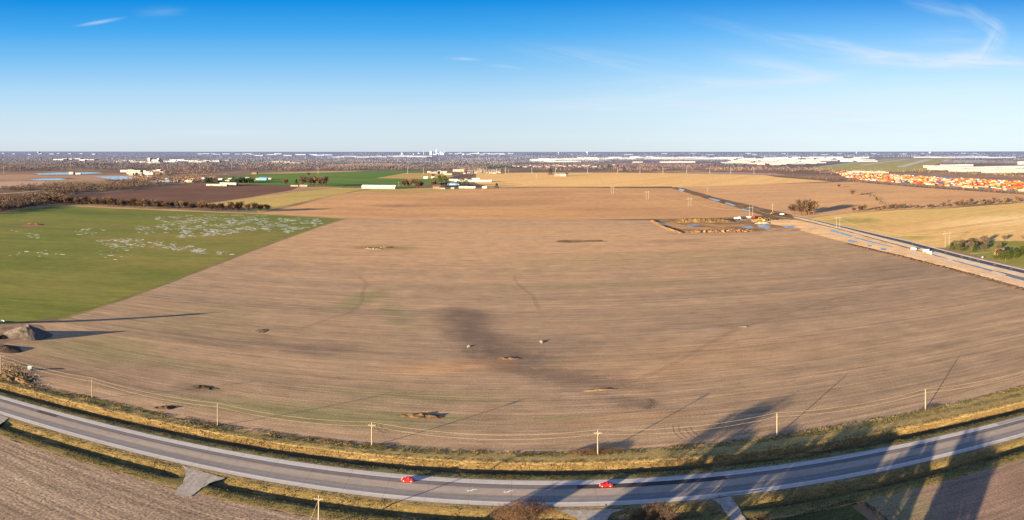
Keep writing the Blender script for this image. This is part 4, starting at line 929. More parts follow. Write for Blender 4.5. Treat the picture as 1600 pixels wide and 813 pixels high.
# woods: uncountable masses of bare trees
def woods(name, regions, label, m, seed, hscale=1., blades=10, bsz=1.):
    rng = np.random.default_rng(seed); C = []
    for P, n, thr, h in regions:
        xs_ = [p[0] for p in P]; ys_ = [p[1] for p in P]; k = 0
        PX = rng.uniform(min(xs_), max(xs_), n); PY = rng.uniform(min(ys_), max(ys_), n)
        for px, py in zip(PX, PY):
            if not in_poly(px, py, P): continue
            x, y = at(px, py)
            th_, lr = math.atan2(x, y), math.log(math.hypot(x, y))
            if thr > 0 and mn.noise(Vector((th_*14, lr*9, seed)))+.6*mn.noise(Vector((th_*50, lr*26, seed)))+.2 < thr-.12: continue
            C.append((x, y, h*rng.uniform(.7, 1.25)))
    C = np.array(C); M = len(C)*blades; P = np.repeat(C, blades, axis=0); h = P[:, 2]*hscale
    a = rng.uniform(0, 6.283, M); q = np.sqrt(rng.uniform(0, 1, M)); u = rng.uniform(.05, 1, M); R = h*.5*np.sqrt(np.clip(1.05-(u*1.3-.45)**2*1.3, .1, 1))
    c = np.stack([P[:, 0]+np.cos(a)*q*R, P[:, 1]+np.sin(a)*q*R, h*u*.86], 1)
    s = bsz*h*.17*rng.uniform(.5, 1.3, M); V = np.empty((M, 3, 3)); d = rng.normal(0, 1, (M, 3)); d /= np.linalg.norm(d, axis=1)[:, None]; e = np.cross(d, rng.normal(0, 1, (M, 3))); e /= np.linalg.norm(e, axis=1)[:, None]
    d[:, 2] = np.abs(d[:, 2])+.3
    V[:, 0] = c-e*s[:, None]*.8; V[:, 1] = c+e*s[:, None]*.8; V[:, 2] = c+d*s[:, None]*1.5; V[:, :, 2] = np.maximum(V[:, :, 2], .05)
    return tag(obj(name, V.reshape(-1, 3), np.arange(M*3).reshape(-1, 3), m), label, 'wood', kind='stuff')
def woodmat(name, a, b, c_, scl=.01, L=15000.):
    t = NT(name); n = t.noise(t.pos, scl, 4, .6); n2 = t.noise(t.pos, .12, 3, .7)
    c = t.mix(t.step(n, .4, .62), a, b); c = t.mix(t.step(n2, .5, .75), c, c_); return t.done(c, L=L)
WM = woodmat('bare_wood', lin(92,78,72), lin(70,60,60), lin(110,94,84))
woods('bare_wood', [([(-40,336),(-40,320),(0,312),(60,309),(100,309),(92,318.5),(60,322),(20,328)], 1500, 0, 11), ([(-30,301),(0,297),(60,290),(130,284),(220,284),(262,287),(258,290),(190,297),(110,309),(70,311),(40,310),(80,300),(60,299),(0,304)], 3200, .28, 12)],
      'dense wood of bare brown trees at the left edge behind the green field', WM, 1, blades=44, bsz=.5)
woods('bare_wood', [([(195,283),(230,268),(262,262),(330,264),(400,262),(395,268),(340,277),(330,286),(280,288),(230,287)], 1500, .25, 14)], 'loose bare wood around the pale houses left of the far green field', woodmat('loose_wood', lin(112,88,78), lin(80,66,64), lin(140,110,92)), 2, blades=26, bsz=.65)
woods('riverside_wood', [([(0,262),(0,258),(120,257),(300,259),(480,260),(700,259),(760,261),(760,265),(690,266),(560,266),(440,267.5),(300,262),(200,265.5),(120,266),(0,268)], 6500, .1, 16)], 'long dark band of bare wood running behind the far green field', woodmat('band_wood', lin(92,76,74), lin(60,56,66), lin(116,96,88)), 3, blades=16, bsz=.8)
woods('scrub_hedge', [([(1190,272.6),(1200,271),(1320,281.5),(1430,289.5),(1530,296.2),(1640,303.6),(1640,307),(1530,300),(1430,293.2),(1320,284.8),(1200,274)], 2600, 0, 6)], 'brown scrubby hedge in front of the container yard', woodmat('scrub', lin(112,82,62), lin(78,66,48), lin(132,96,66)), 4, blades=20, bsz=.7)
woods('bare_wood', [([(930,258),(1060,255.5),(1180,258),(1300,265),(1330,270),(1300,275),(1220,268.5),(1100,267.4),(960,268),(870,267),(800,262),(800,259)], 4200, .2, 13)], 'band of bare scrubby wood between the tan field and the warehouses', woodmat('mid_wood', lin(112,84,76), lin(82,66,66), lin(134,104,90)), 5)
woods('bare_wood', [([(1330,262),(1470,266),(1600,272),(1640,276),(1640,280),(1480,271.5),(1330,268.5)], 1300, .15, 9)], 'thin scrub between the airfield and the container yard', woodmat('thin_scrub', lin(118,96,66), lin(86,80,50), lin(140,110,80)), 6)
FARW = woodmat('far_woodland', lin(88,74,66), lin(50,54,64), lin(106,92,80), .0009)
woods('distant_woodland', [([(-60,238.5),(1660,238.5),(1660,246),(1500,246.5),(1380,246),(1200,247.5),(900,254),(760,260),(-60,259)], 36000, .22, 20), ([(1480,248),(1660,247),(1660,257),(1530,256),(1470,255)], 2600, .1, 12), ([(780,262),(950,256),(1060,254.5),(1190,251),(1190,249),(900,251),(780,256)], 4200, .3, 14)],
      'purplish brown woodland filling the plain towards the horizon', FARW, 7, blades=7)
woods('far_evergreens', [([(x0,y0+.9),(x1,y0+.9),(x1,y0-.5),(x0,y0-.5)], n, 0, 15) for x0, x1, y0, n in ((925,955,259.5,180),(635,668,256,160),(1133,1165,258.5,170),(570,620,262.5,200),(320,330,285,60),(365,395,285,150),(740,800,262,140),(410,430,257,60),(100,170,258,150))], 'dark patches of evergreen wood in the distant plain', woodmat('dark_evergreens', lin(46,58,50), lin(38,50,48), lin(60,70,56)), 8, blades=12)

# ------------------------------------------------------------------ distant buildings
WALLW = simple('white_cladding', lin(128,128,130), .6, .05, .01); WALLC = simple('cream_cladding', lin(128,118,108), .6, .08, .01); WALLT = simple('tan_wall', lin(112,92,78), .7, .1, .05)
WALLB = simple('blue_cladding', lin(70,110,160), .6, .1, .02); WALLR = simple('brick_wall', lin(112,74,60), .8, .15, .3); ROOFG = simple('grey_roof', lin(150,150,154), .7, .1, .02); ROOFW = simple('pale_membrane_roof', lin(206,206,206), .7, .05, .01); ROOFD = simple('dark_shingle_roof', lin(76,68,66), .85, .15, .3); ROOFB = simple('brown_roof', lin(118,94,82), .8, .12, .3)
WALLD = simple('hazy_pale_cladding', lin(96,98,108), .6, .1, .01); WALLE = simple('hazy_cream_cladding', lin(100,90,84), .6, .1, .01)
WIN = simple('dark_window_glass', lin(30,36,46), .15, 0, spec=.6); DOORM = simple('grey_door', lin(90,92,98), .6)
def shed(px, py, w_, d, h, rz=0, wall=None, roof=None, label='', cat='warehouse', name='warehouse', group=None, bays=True):
    """flat roofed warehouse with dock doors and a parapet"""
    X, Y = at(px, py); r = empty(name, (X, Y+d/2*math.cos(rz), 0), rz, label=label, cat=cat); 
    if group: r['group'] = group
    MB().box(0,0,h/2,w_,d,h).build('wall', wall or WALLW, r); MB().box(0,0,h+.25,w_+.6,d+.6,.5).build('roof', roof or ROOFW, r)
    if bays:
        n = int(min(8, max(2, w_/40)))
        for i in range(n): MB().box(-w_/2+w_*(i+.5)/n, -d/2-.06, 2.2, min(8, w_/n*.4), .12, 4.2).build('dock_door', DOORM, r)
    return r
def gable(px, py, w_, d, h, rh, rz=0, wall=None, roof=None, label='', cat='house', name='house', group=None, z=0, wins=3):
    X, Y = at(px, py); r = empty(name, (X, Y+d/2, z), rz, label=label, cat=cat)
    if group: r['group'] = group
    MB().prism([(-d/2,0),(d/2,0),(d/2,h),(0,h+rh-.1),(-d/2,h)], -w_/2, w_/2, 'x').build('wall', wall or WALLW, r)
    o_ = .5; rf = MB(); k = rh/(d/2)
    rf.prism([(-d/2-o_,h-k*o_+.02),(0,h+rh+.02),(d/2+o_,h-k*o_+.02),(d/2+o_,h-k*o_+.22),(0,h+rh+.24),(-d/2-o_,h-k*o_+.22)], -w_/2-o_, w_/2+o_, 'x'); rf = rf.build('roof', roof or ROOFD, r)
    for i in range(wins): 
        x = -w_/2+w_*(i+.5)/wins
        (MB().box(x, -d/2-.03, 1.1, 1.1, .06, 2.1).build('door', DOORM, r) if i == wins//2 else MB().box(x, -d/2-.03, h*.55, 1.3, .06, 1.2).build('window', WIN, r))
    return r
# nearer farms
gable(1566,398, 17, 9, 3.2, 3.0, .35, WALLT, ROOFB, 'farmhouse with a brown roof behind the olive green trees on the right', wins=5)
gable(591,295.2, 105, 22, 6, 5, 0, WALLW, ROOFW, 'long white barn at the near edge of the far green field', 'barn', 'barn', wins=5)
gable(682,295.2, 24, 14, 7, 5, .1, WALLT, ROOFD, 'pale gabled farmhouse right of the bare grove', wins=3)
gable(691,295.6, 16, 10, 4, 3, .1, WALLW, ROOFD, 'small low house with a dark roof beside the gabled farmhouse', wins=3)
gable(709,289.4, 45, 16, 5, 2, -.3, WALLB, simple('blue_roof', lin(80,130,180), .5), 'low blue roofed farm shed between the dark evergreens', 'shed', 'shed')
gable(724,294.6, 28, 11, 4, 2.5, 0, WALLW, ROOFW, 'white bungalow in front of the right hand evergreens')
gable(736,295, 26, 11, 4, 2.5, 0, WALLC, ROOFW, 'cream bungalow right of the white bungalow'); gable(757,295, 14, 9, 4, 2.5, 0, WALLC, ROOFW, 'small cream cottage at the right end of the farm row'); gable(707,295.6, 10, 8, 3, 2, 0, WALLC, ROOFG, 'tiny cream outbuilding left of the white bungalow', 'outbuilding', 'outbuilding')
gable(739,284.6, 140, 22, 5, 3, 0, WALLW, ROOFW, 'very long white poultry shed behind the farm row', 'shed', 'poultry_shed', wins=7)
gable(707,283.4, 38, 16, 5, 3, 0, WALLC, ROOFW, 'short white shed left of the very long poultry shed', 'shed', 'shed'); gable(725,281, 24, 14, 5, 3, .2, WALLC, ROOFD, 'small cream barn behind the left end of the poultry shed', 'barn', 'barn'); gable(743,281.6, 30, 14, 5, 3, .1, WALLW, ROOFW, 'small white barn behind the middle of the poultry shed', 'barn', 'barn')
gable(665,279.6, 18, 12, 5, 4, 0, WALLW, ROOFW, 'left of the two small white houses beyond the green field'); gable(676,279, 14, 12, 5, 4, 0, WALLW, ROOFG, 'right of the two small white houses beyond the green field')
rg = random.Random(9)
for i, (px, py) in enumerate(((671,270.6),(675,271),(680,271.4),(684,271.2),(688,270.6),(692,271.6),(696,272),(699,273),(686,269),(702,273.6),(694,269.6))):
    gable(px, py, rg.uniform(16,28), rg.uniform(10,16), rg.uniform(5,8), 4, rg.uniform(-.5,.5), rg.choice((WALLW, WALLC)), rg.choice((ROOFG, ROOFW, ROOFD)), 'white house in the small hamlet right of the far green field', group='white hamlet right of the far green field', wins=2)
shed(716,268.6, 60, 30, 13, 0, WALLC, ROOFG, 'boxy cream plant building left of the substation', 'building', 'plant_building'); gable(460,291.4, 26, 10, 4, 2, 0, WALLC, ROOFD, 'low farmhouse left of the reddish grove'); gable(474,292, 26, 9, 4, 2, 0, WALLT, ROOFG, 'low tan farm building left of the large spreading bare trees')
gable(404,281.6, 28, 16, 5, 3, 0, WALLC, ROOFG, 'pale house beside the blue hall left of the far green field'); gable(410,281.8, 34, 20, 7, 4, 0, WALLB, simple('sky_blue_roof', lin(100,150,200), .5), 'bright blue hall left of the far green field', 'hall', 'hall'); gable(418,280.6, 30, 12, 4, 2, 0, WALLW, ROOFW, 'low white house right of the bright blue hall')
shed(338,290.8, 75, 18, 5, 0, WALLC, ROOFW, 'low cream greenhouse at the edge of the ploughed field', 'greenhouse', 'greenhouse'); shed(356,290.2, 60, 20, 9, 0, WALLW, ROOFW, 'white hall right of the cream greenhouse', 'hall', 'hall'); gable(397,272.4, 0+26, 16, 8, 4, 0, WALLR, ROOFD, 'small brick house by the woods left of the green field')
for i in range(34):
    px = rg.choice((rg.uniform(236,270), rg.uniform(275,320), rg.uniform(295,400))); py = 283.5-(px-240)*.012+rg.uniform(-3, 2.4)
    gable(px, py, rg.uniform(14,30), rg.uniform(10,14), 4, 3, rg.uniform(-.6,.6), rg.choice((WALLW, WALLC, WALLC, WALLB)), rg.choice((ROOFG, ROOFW, ROOFD)), 'pale house scattered among bare trees left of the far green field', group='pale houses among the bare trees', wins=2)
for i in range(22):
    px = rg.uniform(190, 250); py = 272+rg.uniform(-3.5, 2.5); shed(px, py, rg.uniform(20,60), rg.uniform(15,30), rg.uniform(6,16), rg.uniform(-.3,.3), rg.choice((WALLC, WALLT, WALLW)), rg.choice((ROOFG, ROOFW)), 'pale gravel works building right of the blue pond', 'building', 'works_building', 'gravel works right of the ponds', bays=False)
shed(111,271.6, 26, 16, 8, 0, WALLC, ROOFW, 'small cream works building standing on the pond edge', 'building', 'works_building'); shed(122,272.2, 30, 10, 4, 0, WALLC, ROOFW, 'low cream shed right of the pond edge building', 'shed', 'shed', bays=False)
gable(862,275.4, 26, 14, 6, 5, 0, WALLR, ROOFD, 'brick farmhouse beside the lone evergreen in the tan field'); gable(871,275.6, 24, 12, 5, 4, .2, WALLC, ROOFG, 'cream barn in the middle of the tan field', 'barn', 'barn'); gable(880,275.6, 26, 14, 6, 4, 0, WALLW, ROOFG, 'white farmhouse right of the cream barn in the tan field')
# far left town
for i, (px, py, w_, h) in enumerate(((232.5,253.6,26,42),(242,254,70,26),(247,253,20,36),(238,255.4,150,14),(224,254.4,90,12))): shed(px, py, w_, 40, h, 0, (WALLW, WALLW, WALLC, WALLC, WALLC)[i], ROOFW, ('slim white tower at the left of the distant factory', 'broad white block of the distant factory', 'cream upper block of the distant factory', 'long low cream wing of the distant factory', 'low cream annex left of the distant factory tower')[i], 'factory building', 'factory_block', bays=False)
def spread(n, x0, x1, y0, y1, wr, hr, label, group, cols=(None,), seed=0, name='warehouse', d=(40, 110), bays=False, cat='warehouse'):
    rn = random.Random(seed)
    for i in range(n):
        px = x0+(x1-x0)*(i+rn.uniform(.1, .9))/n; shed(px, rn.uniform(y0, y1), rn.uniform(*wr), rn.uniform(*d), rn.uniform(*hr), rn.uniform(-.08, .08), rn.choice(cols) or WALLW, rn.choice((ROOFW, ROOFW, ROOFG)), label, cat, name, group, bays)
spread(7,262,350,251.4,254,(90,220),(10,16),'long cream warehouse near the distant factory on the left','warehouses near the distant factory',(WALLC,WALLW),1)
spread(6,180,220,250,254,(60,120),(8,12),'small pale building left of the distant factory','buildings left of the distant factory',(WALLC,WALLT),2)
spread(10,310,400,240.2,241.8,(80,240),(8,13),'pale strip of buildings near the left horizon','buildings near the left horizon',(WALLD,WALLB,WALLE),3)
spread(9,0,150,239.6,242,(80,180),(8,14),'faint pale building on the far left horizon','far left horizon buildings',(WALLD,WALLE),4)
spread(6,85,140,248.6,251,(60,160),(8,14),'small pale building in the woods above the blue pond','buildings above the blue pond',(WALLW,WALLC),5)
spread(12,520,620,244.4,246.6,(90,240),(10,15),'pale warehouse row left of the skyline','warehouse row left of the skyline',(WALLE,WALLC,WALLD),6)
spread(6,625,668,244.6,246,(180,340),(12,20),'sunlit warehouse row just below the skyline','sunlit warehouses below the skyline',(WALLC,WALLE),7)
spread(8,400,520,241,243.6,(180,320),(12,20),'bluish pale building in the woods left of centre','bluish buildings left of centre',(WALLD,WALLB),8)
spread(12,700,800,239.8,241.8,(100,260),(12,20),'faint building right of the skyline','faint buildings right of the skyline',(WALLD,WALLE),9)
spread(5,425,470,253,256,(40,90),(8,14),'orange tan building in the woods left of centre','tan buildings in the woods',(WALLT,WALLC),10)
spread(24,800,960,258.4,261.8,(14,30),(5,8),'small white house in the suburb behind the tan field','suburb houses behind the tan field',(WALLW,WALLC),11,'suburb_house',(10,16),False,'house')
for px, py, w_, h, L in ((839,252.2,150,22,'left'),(849,251.4,110,26,'second'),(858,253,120,14,'third')): shed(px, py, w_, 60, h, 0, WALLW, ROOFW, f'{L} block of the big white works on the left of the warehouse belt', 'works building', 'works_building')
shed(877,250.4,300,90,18,0,WALLW,ROOFW,'wide white warehouse right of the big white works'); shed(882,253.4,330,60,12,.05,WALLW,ROOFG,'long low warehouse in front of the wide white one'); shed(908,250.6,420,90,22,0,WALLC,ROOFW,'large cream warehouse right of the long low one'); shed(918,249,260,90,24,0,WALLW,ROOFW,'tall white warehouse behind the large cream one')
spread(34,930,1150,246,249.6,(90,380),(10,18),'white warehouse in the long belt near the horizon','long warehouse belt near the horizon',(WALLW,WALLD,WALLC,WALLE),12)
shed(1060,254.4,330,60,11,0,WALLW,ROOFW,'very long single white warehouse below the warehouse belt'); shed(997,254.4,90,50,10,0,WALLC,ROOFW,'small cream warehouse left of the very long white one')
spread(46,1140,1250,248.5,258,(40,160),(8,15),'white building in the crowded airport estate','crowded airport estate',(WALLW,WALLD,WALLC,WALLT),13)
spread(46,1200,1360,246.2,253,(60,240),(9,18),'white hangar along the left side of the airfield','hangars left of the airfield',(WALLW,WALLD,WALLC),14)
spread(12,1200,1290,252.6,258,(50,140),(8,15),'small airport building beside the taxiways','small airport buildings',(WALLW,WALLC,WALLB),15)
spread(12,1440,1580,246,247,(200,480),(11,16),'pale strip warehouse beyond the runway','strip warehouses beyond the runway',(WALLE,WALLW),16)
spread(14,960,1560,239.6,242.4,(80,200),(8,14),'tiny pale building on the right horizon','right horizon buildings',(WALLD,),17)
# the big distribution centre on the right
for px, py, w_, d, h, L in ((1482,262.6,260,300,15,'left end wing of the huge white distribution centre'),(1508,265.6,420,320,16,'second wing of the huge white distribution centre'),(1548,268,460,300,16,'third wing of the huge white distribution centre'),(1592,270,380,260,17,'right end wing of the huge white distribution centre'),(1500,260.6,300,160,15,'rear left block behind the huge white distribution centre'),(1580,263.5,700,200,15,'rear right block behind the huge white distribution centre'),(1597,257.5,60,60,26,'tall block on the right behind the distribution centre')):
    shed(px, py, w_*.8, d*.5, h, .0, WALLW, ROOFW, L, 'warehouse', 'distribution_centre')
spread(8,1335,1385,270.2,271.8,(30,80),(6,10),'white office building at the left end of the container yard','offices at the container yard',(WALLW,WALLC),18)
# skyline
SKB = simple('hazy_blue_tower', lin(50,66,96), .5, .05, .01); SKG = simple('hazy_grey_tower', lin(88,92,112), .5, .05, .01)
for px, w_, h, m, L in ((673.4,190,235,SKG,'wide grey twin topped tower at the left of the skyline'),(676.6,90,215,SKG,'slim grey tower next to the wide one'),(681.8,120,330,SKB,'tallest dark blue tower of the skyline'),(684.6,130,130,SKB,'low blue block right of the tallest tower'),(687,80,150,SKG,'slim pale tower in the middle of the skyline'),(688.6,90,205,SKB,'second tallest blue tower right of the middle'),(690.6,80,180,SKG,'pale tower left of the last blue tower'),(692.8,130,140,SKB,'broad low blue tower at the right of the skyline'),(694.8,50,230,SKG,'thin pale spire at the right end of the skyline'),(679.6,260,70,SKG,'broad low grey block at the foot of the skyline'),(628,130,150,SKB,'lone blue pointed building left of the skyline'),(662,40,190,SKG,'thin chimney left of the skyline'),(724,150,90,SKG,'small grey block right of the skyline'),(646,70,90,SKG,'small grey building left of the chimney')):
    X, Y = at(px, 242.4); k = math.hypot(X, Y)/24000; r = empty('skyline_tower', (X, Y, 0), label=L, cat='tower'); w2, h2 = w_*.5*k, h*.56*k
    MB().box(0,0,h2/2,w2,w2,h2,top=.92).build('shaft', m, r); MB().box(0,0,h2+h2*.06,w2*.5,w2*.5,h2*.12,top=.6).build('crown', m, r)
def dome(px, py, R, label, hh=.5):
    X, Y = at(px, py); b_ = MB(); n = 16
    for i in range(5):
        a0, a1 = math.pi/2*i/5, math.pi/2*(i+1)/5
        b_.tube((0,0,R*hh*math.sin(a0)), (0,0,R*hh*math.sin(a1)), R*math.cos(a0), max(.1, R*math.cos(a1)), n, False)
    r = empty('domed_hall', (X, Y, 0), label=label, cat='hall'); b_.build('dome', WALLW, r, True)
dome(655, 240.6, 46, 'rounded white dome left of the skyline', .9); dome(748, 240.6, 60, 'low white dome right of the skyline', .8)
# water towers
def water_tower(px, py, h, R, label):
    X, Y = at(px, py); r = empty('water_tower', (X, Y, 0), label=label, cat='water tower'); b_ = MB(); n = 14; pr = [(0,0),(.55,.12),(.9,.35),(1,.6),(.85,.85),(.4,1),(0.02,1.02)]
    for (a, z), (c_, z2) in zip(pr, pr[1:]): b_.tube((0,0,h-R+R*z*1.1), (0,0,h-R+R*z2*1.1), max(.05, a*R), max(.05, c_*R), n, False)
    b_.build('tank', WALLW, r, True); MB().tube((0,0,0), (0,0,h-R*.9), R*.22, R*.16, 10).build('stem', WALLW, r)
water_tower(918, 241.6, 78, 40, 'white water tower standing up from the warehouse belt at centre'); water_tower(60.5, 242, 74, 38, 'white water tower near the left horizon'); water_tower(873,241.4,60,26,'small pale water tower left of the central one')
for px, py, w_, L in ((1338,240.8,60,'left'),(1453,240.6,90,'right')): water_tower(px, py, 62, w_*.45, f'{L} of two pale water towers on the right horizon')
# ponds
for nm, pts in (('pond', [(52,271.6),(90,269.8),(148,269.2),(162,270.8),(122,273),(62,273.4)]), ('pond', [(46,280.6),(70,279.4),(95,279),(106,280.6),(90,281.8),(60,282)]), ('pond', [(148,276.2),(190,275.6),(214,277),(208,279),(180,281.6),(168,279)]), ('pond', [(220,275.4),(250,275),(244,276.6),(222,276.6)])):
    sheet(nm, pts, .5, POND, amp=8, stepm=60)
sheet('sand_flat', [(-30,290),(0,284),(60,282.5),(110,286),(60,291),(-30,295)], .2, T2('sandy_ground', lin(186,158,140), lin(160,134,120), lin(196,166,140)))
sheet('sand_flat', [(-30,276),(0,273.5),(52,272.5),(66,275),(160,273.6),(230,272.4),(240,279),(150,283),(110,278),(40,278.5),(-30,282)], .3, T2('sandy_ground_b', lin(184,148,122), lin(150,122,104), lin(176,136,112)))
for i, seg in enumerate(([(52,271.6),(90,269.8),(148,269.2),(162,270.8),(122,273),(62,273.4)],)): pass
# gravel lane in the left wood, road past the hamlet, dark substation yard
path('lane', [(-30,304.4),(30,300.6),(72,297)], [(-30,305.6),(30,301.8),(72,297.8)], .25, GMAR, 2, 20)
path('lane', [(670,293.6),(690,283.5),(706,279)], [(676,293.6),(697,284),(712,279)], .2, flat('worn_concrete', lin(170,160,150), lin(140,134,130), .01), 0)
sheet('substation_yard', [(690,283),(706,276.5),(720,273.4),(745,272.4),(735,276),(716,279.5),(702,284.5)], .18, flat('dark_yard', lin(92,74,70), lin(110,90,82), .01))
path('farm_ditch', [(742,292.2),(860,292),(1050,291.8)], [(742,292.9),(860,292.8),(1050,292.7)], .2, flat('dark_ditch', lin(74,66,52), lin(56,54,44), .02), 0)
# substation steel and power pylons
LAT = simple('pale_galvanised_steel', lin(120,118,114), .6)
def hframe(px, py, h, label, group=None, gap=6., sc=.32, single=False):
    X, Y = at(px, py); r = empty('power_pylon', (X, Y, 0), label=label, cat='power pylon')
    if group: r['group'] = group
    if single: MB().tube((0,0,-.3), (0,0,h), sc*1.2, sc*.7, 8).build('post', LAT, r)
    else:
        for x in (-gap/2, gap/2): MB().tube((x,0,-.3), (x,0,h), sc, sc*.7, 8).build('post', LAT, r)
    MB().box(0,0,h*.86,gap*2 if not single else gap,.3,.35).build('crossarm', LAT, r)
    for x in (-gap*.9, 0, gap*.9) if not single else (-gap*.45, gap*.45): MB().tube((x,0,h*.86-.1), (x,0,h*.86-1.4), .12, n=5).build('insulator', INS, r)
    return X, Y, h
hp = [hframe(1480,385,19,'nearest twin post power pylon, by the farm drive on the right',sc=.24), hframe(1309.5,357,19,'twin post power pylon beside the new road left of the farm',sc=.27), hframe(1173.5,338,19,'twin post power pylon behind the muddy basin',sc=.3), hframe(1077.5,322.6,19,'twin post power pylon in the brown field beyond the basin',sc=.34), hframe(1011.5,311.6,21,'twin post power pylon in the middle of the far brown field',sc=.38), hframe(957,302.6,21,'farthest twin post power pylon in the far brown field',sc=.42)]
wire([(x, y, h) for x, y, h in hp], -3.5, .7, .06, 'high voltage wire strung across the fields on twin post pylons')
for i, px in enumerate((831,868,918,965,1000,1036,1073,1109,1142,1178,790)): hframe(px, 271.5+(.3 if px > 1000 else 0), 32, 'slim pale power pylon along the far edge of the tan field', 'pylons along the far edge of the tan field', 9, .8, True)
for i, px in enumerate((110,155,262,312,362,497,637,662,760)): hframe(px, 264.5 if px < 400 else 272, 34, 'slim pale power pylon standing in front of the distant woods', 'pylons before the distant woods', 10, .8, True)
hframe(6,272,44,'tall pale power pylon at the far left edge',None,10,.8,True); hframe(838,280,22,'single thin pole standing in the tan field',None,6,.5,True); hframe(623,291.5,16,'single pole right of the long white barn',None,4,.35,True)
for i, (px, h) in enumerate(((1207,16),(1236,14),(1105,14))): hframe(px, 331 if px > 1110 else 301, h, ('left','right','far')[i]+' single pole beside the muddy haul road',None,3,.3,True)
for i in range(26):
    px = rg.uniform(722, 792); hframe(px, rg.uniform(269, 272.4), rg.uniform(14, 30), 'steel gantry in the far electricity substation', 'gantries in the substation', rg.uniform(10, 24), .8)
for i in range(12): shed(rg.uniform(725, 790), rg.uniform(270, 272.2), rg.uniform(10, 26), 8, rg.uniform(4, 7), 0, WALLC, ROOFG, 'pale switchgear cabin in the far electricity substation', 'cabin', 'switchgear_cabin', 'cabins in the substation', bays=False)
# airfield
AG = T2('airfield_grass', lin(168,158,96), lin(150,146,86), lin(184,164,104), ang=1, streak=(.0006, .006), L=30000)
sheet('airfield_grass', [(1255,265),(1300,258),(1350,251),(1400,247.6),(1492,247.2),(1478,252),(1462,257),(1454,262),(1465,266),(1400,268.6),(1330,267),(1290,266.6)], .3, AG)
RW = flat('runway_concrete', lin(196,190,186), lin(178,174,172), .004, L=30000)
sheet('runway', [(1400,261),(1413,261.6),(1424,258),(1458,249.2),(1446,249)], .45, RW); sheet('taxiway', [(1270,261),(1290,260.6),(1350,254),(1400,249),(1388,249),(1340,253)], .45, flat('taxiway_concrete', lin(168,166,162), lin(154,152,150), .004, L=30000)); sheet('taxiway', [(1340,258.4),(1352,258.6),(1425,248.4),(1415,248.4)], .45, flat('taxiway_concrete_b', lin(186,180,168), lin(166,160,150), .004, L=30000))
# container yard
sheet('container_yard', [(1325,281.4),(1330,270),(1400,270.5),(1600,282),(1680,288),(1680,307),(1600,302),(1500,294.6),(1400,288)], .3, flat('yard_gravel', lin(150,134,124), lin(128,114,106), .006, L=30000))
CC = [('orange', lin(158,76,28)), ('red', lin(138,42,34)), ('white', lin(150,146,142)), ('yellow', lin(160,112,44)), ('blue', lin(34,62,112)), ('green', lin(44,84,66)), ('cream', lin(140,126,104)), ('pink', lin(146,84,78))]
CW = [30, 18, 20, 12, 6, 3, 9, 2]; CM = [simple(f'{n}_container_steel', c_, .6, .12, .4) for n, c_ in CC]
def cbox(): 
    m_ = MB().box(0,0,1.45,12.2,2.44,2.9)
    for i in range(-5, 6): m_.box(i*1.1, -1.24, 1.45, .5, .06, 2.5)
    return m_
cmes = [mesh('shipping_container', cbox().v, cbox().f, m_) for m_ in CM]; bulk = [MB() for _ in CC]; rc = random.Random(12); cnt = 0; cand = []
for row in range(26):
    X = 1352+row*15; y = 1480+rc.uniform(0, 30)
    if row % 4 == 3: continue
    while y < 2650+row*38:
        if rc.random() < .78:
            k = kp if rc.random() < .62 and y > 1520 else rc.choices(range(8), CW)[0]; kp = k
            for lv in range(rc.choice((1, 1, 2, 2)) if row % 4 < 2 else 1):
                cand.append((X+rc.uniform(-1, 1), y, lv*2.92+.3, k if rc.random() < .7 else rc.choices(range(8), CW)[0]))
        y += 13.2 if rc.random() < .88 else rc.uniform(25, 90)
cand = [c_ for c_ in cand if Y0+H*F/math.hypot(c_[0], c_[1]) < 304]
cand.sort(key=lambda c_: math.hypot(c_[0], c_[1]))
for i, (X, y, z, k) in enumerate(cand):
    if abs(math.atan2(X, y))*F > 815: continue
    if cnt < 300:
        o = bpy.data.objects.new('shipping_container', cmes[k]); COL.objects.link(o); o.location = (X, y, z); o.rotation_euler = (0, 0, math.pi/2); cnt += 1
        tag(o, f'{CC[k][0]} shipping container in the near rows of the distant rail yard', 'shipping container', f'{CC[k][0]} containers in the near rows of the rail yard')
    else: bulk[k].box(X, y, z+1.45, 2.44, 12.2, 2.9)
V = []; Fc = []; mi = []
for k, b_ in enumerate(bulk): o_ = len(V); V += b_.v; Fc += [tuple(q+o_ for q in g_) for g_ in b_.f]; mi += [k]*len(b_.f)
me = mesh('container_stacks', V, Fc); [me.materials.append(m_) for m_ in CM]; me.polygons.foreach_set('material_index', mi)
tag(link('container_stacks', me), 'packed orange, white and red container rows in the back of the distant rail yard', 'container stacks', kind='stuff')

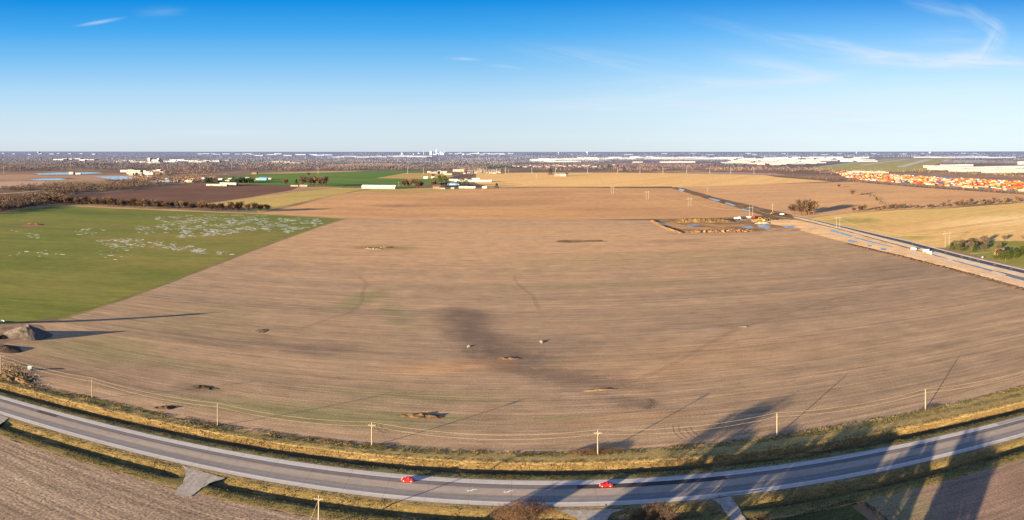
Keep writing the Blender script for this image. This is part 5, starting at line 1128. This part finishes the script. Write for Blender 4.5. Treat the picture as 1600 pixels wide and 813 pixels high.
# ------------------------------------------------------------------ construction machines
YEL = simple('yellow_machine_paint', lin(160,110,26), .4, .08, .4); 
def excavator(px, py, rz, sc, label):
    X, Y = at(px, py); r = empty('excavator', (X, Y, .05), rz, label=label, cat='excavator'); r.scale = (sc,)*3
    for s_ in (-1, 1): MB().prism([(-2.2,.3),(-1.9,0),(1.9,0),(2.2,.3),(2.2,.7),(1.8,1),(-1.8,1),(-2.2,.7)], s_*1.35-.3, s_*1.35+.3).build('track', BLK, r)
    MB().box(-.4,0,1.9,3.8,2.8,1.4,top=.94).build('body', YEL, r); c_ = MB().box(1.0,-.8,3.0,1.5,1.1,1.6,top=.9).build('cab', YEL, r); MB().box(1.02,-.8,3.2,1.4,1.14,.9,top=.95).build('window', GLS, c_)
    MB().box(-2.0,0,2.2,.8,2.6,1.2).build('counterweight', simple('dark_grey_paint', lin(70,70,70), .6), r)
    bm_ = MB(); bm_.tube((1,.3,2.2), (4,.3,5.6), .38, .3, 6).tube((4,.3,5.6), (6.4,.3,5.0), .3, .25, 6); bm_.build('boom', YEL, r); MB().tube((6.3,.3,5.1), (7.2,.3,2.2), .25, .2, 6).build('stick', YEL, r); MB().prism([(6.6,2.3),(7.8,2.2),(7.6,1.2),(6.8,1.0)], -.4, 1.0).build('bucket', BLK, r)
excavator(1193,346.4,2.7,1.25,'large yellow excavator standing beside the whitish gravel heap'); excavator(1205,335.4,.4,1.05,'smaller yellow excavator behind, at the start of the haul road')
def dump(px, py, rz, sc, label, m):
    X, Y = at(px, py); r = empty('dump_truck', (X, Y, .05), rz, label=label, cat='truck'); r.scale = (sc,)*3
    MB().box(0,0,1.1,7.4,2.2,.4).build('chassis', BLK, r); c_ = MB().box(2.9,0,2.3,1.7,2.4,2.0,top=.9).build('cab', m, r); MB().box(3.0,0,2.7,1.6,2.2,.8,top=.92).build('window', GLS, c_)
    MB().prism([(-3.7,1.4),(1.7,1.4),(1.9,3.0),(-4.0,2.7)], -1.25, 1.25).build('dump_body', m, r)
    for x in (-2.6, -1.3, 2.7):
        for s_ in (-1, 1): MB().tube((x,s_*.9,.6), (x,s_*1.3,.6), .6, n=14).build('wheel', BLK, r)
dump(1186,346.2,3.3,1.3,'yellow dump truck left of the large excavator',YEL); dump(1222,336.6,2.6,1.0,'white site truck at the head of the new road',WHT); dump(1152,343.4,.2,1.4,'white truck beside the blue puddle at the back of the basin',WHT)
dump(1176,341.4,.1,1.0,'small red site truck behind the basin',simple('site_red_paint', lin(170,50,36), .5)); dump(1428,391.2,2.3,.9,'white truck parked on the graded strip left of the farm',WHT)
def boxes(px, py, label, w_, h, rz): X, Y = at(px, py); r = empty('site_cabin', (X, Y, .08), rz, label=label, cat='site cabin'); MB().box(0,0,h/2,w_,2.6,h).build('body', WHF, r); MB().box(0,0,h+.08,w_+.3,2.9,.16).build('roof', WHT, r); MB().box(0,-1.32,1.1,1,.06,2).build('door', DOORM, r)
boxes(1447,393.6,'white site cabin on the graded strip right of the white truck',7,2.6,-.6); boxes(1452,395.6,'low white concrete box culvert right of the site cabin',6,1.6,-.6); boxes(1170,341,'cream site cabin behind the muddy basin',9,3,0)
for i, (px, py, L) in enumerate(((1535,405,'white marker board on the lawn edge by the farm drive'),(1545,404.4,'dark mail post on the lawn by the farm drive'),(1571,409.5,'thin white pole before the olive green trees'))): sign_post(px, py, (2.2,1.6,5)[i], WHT, L, ('marker board','mail post','flag pole')[i], (1.4,.06,1.2) if i == 0 else None)
path('lane', [(1515,396.6),(1545,394),(1562,392.8)], [(1516,397.8),(1546,395),(1562,393.6)], .09, GMAR)
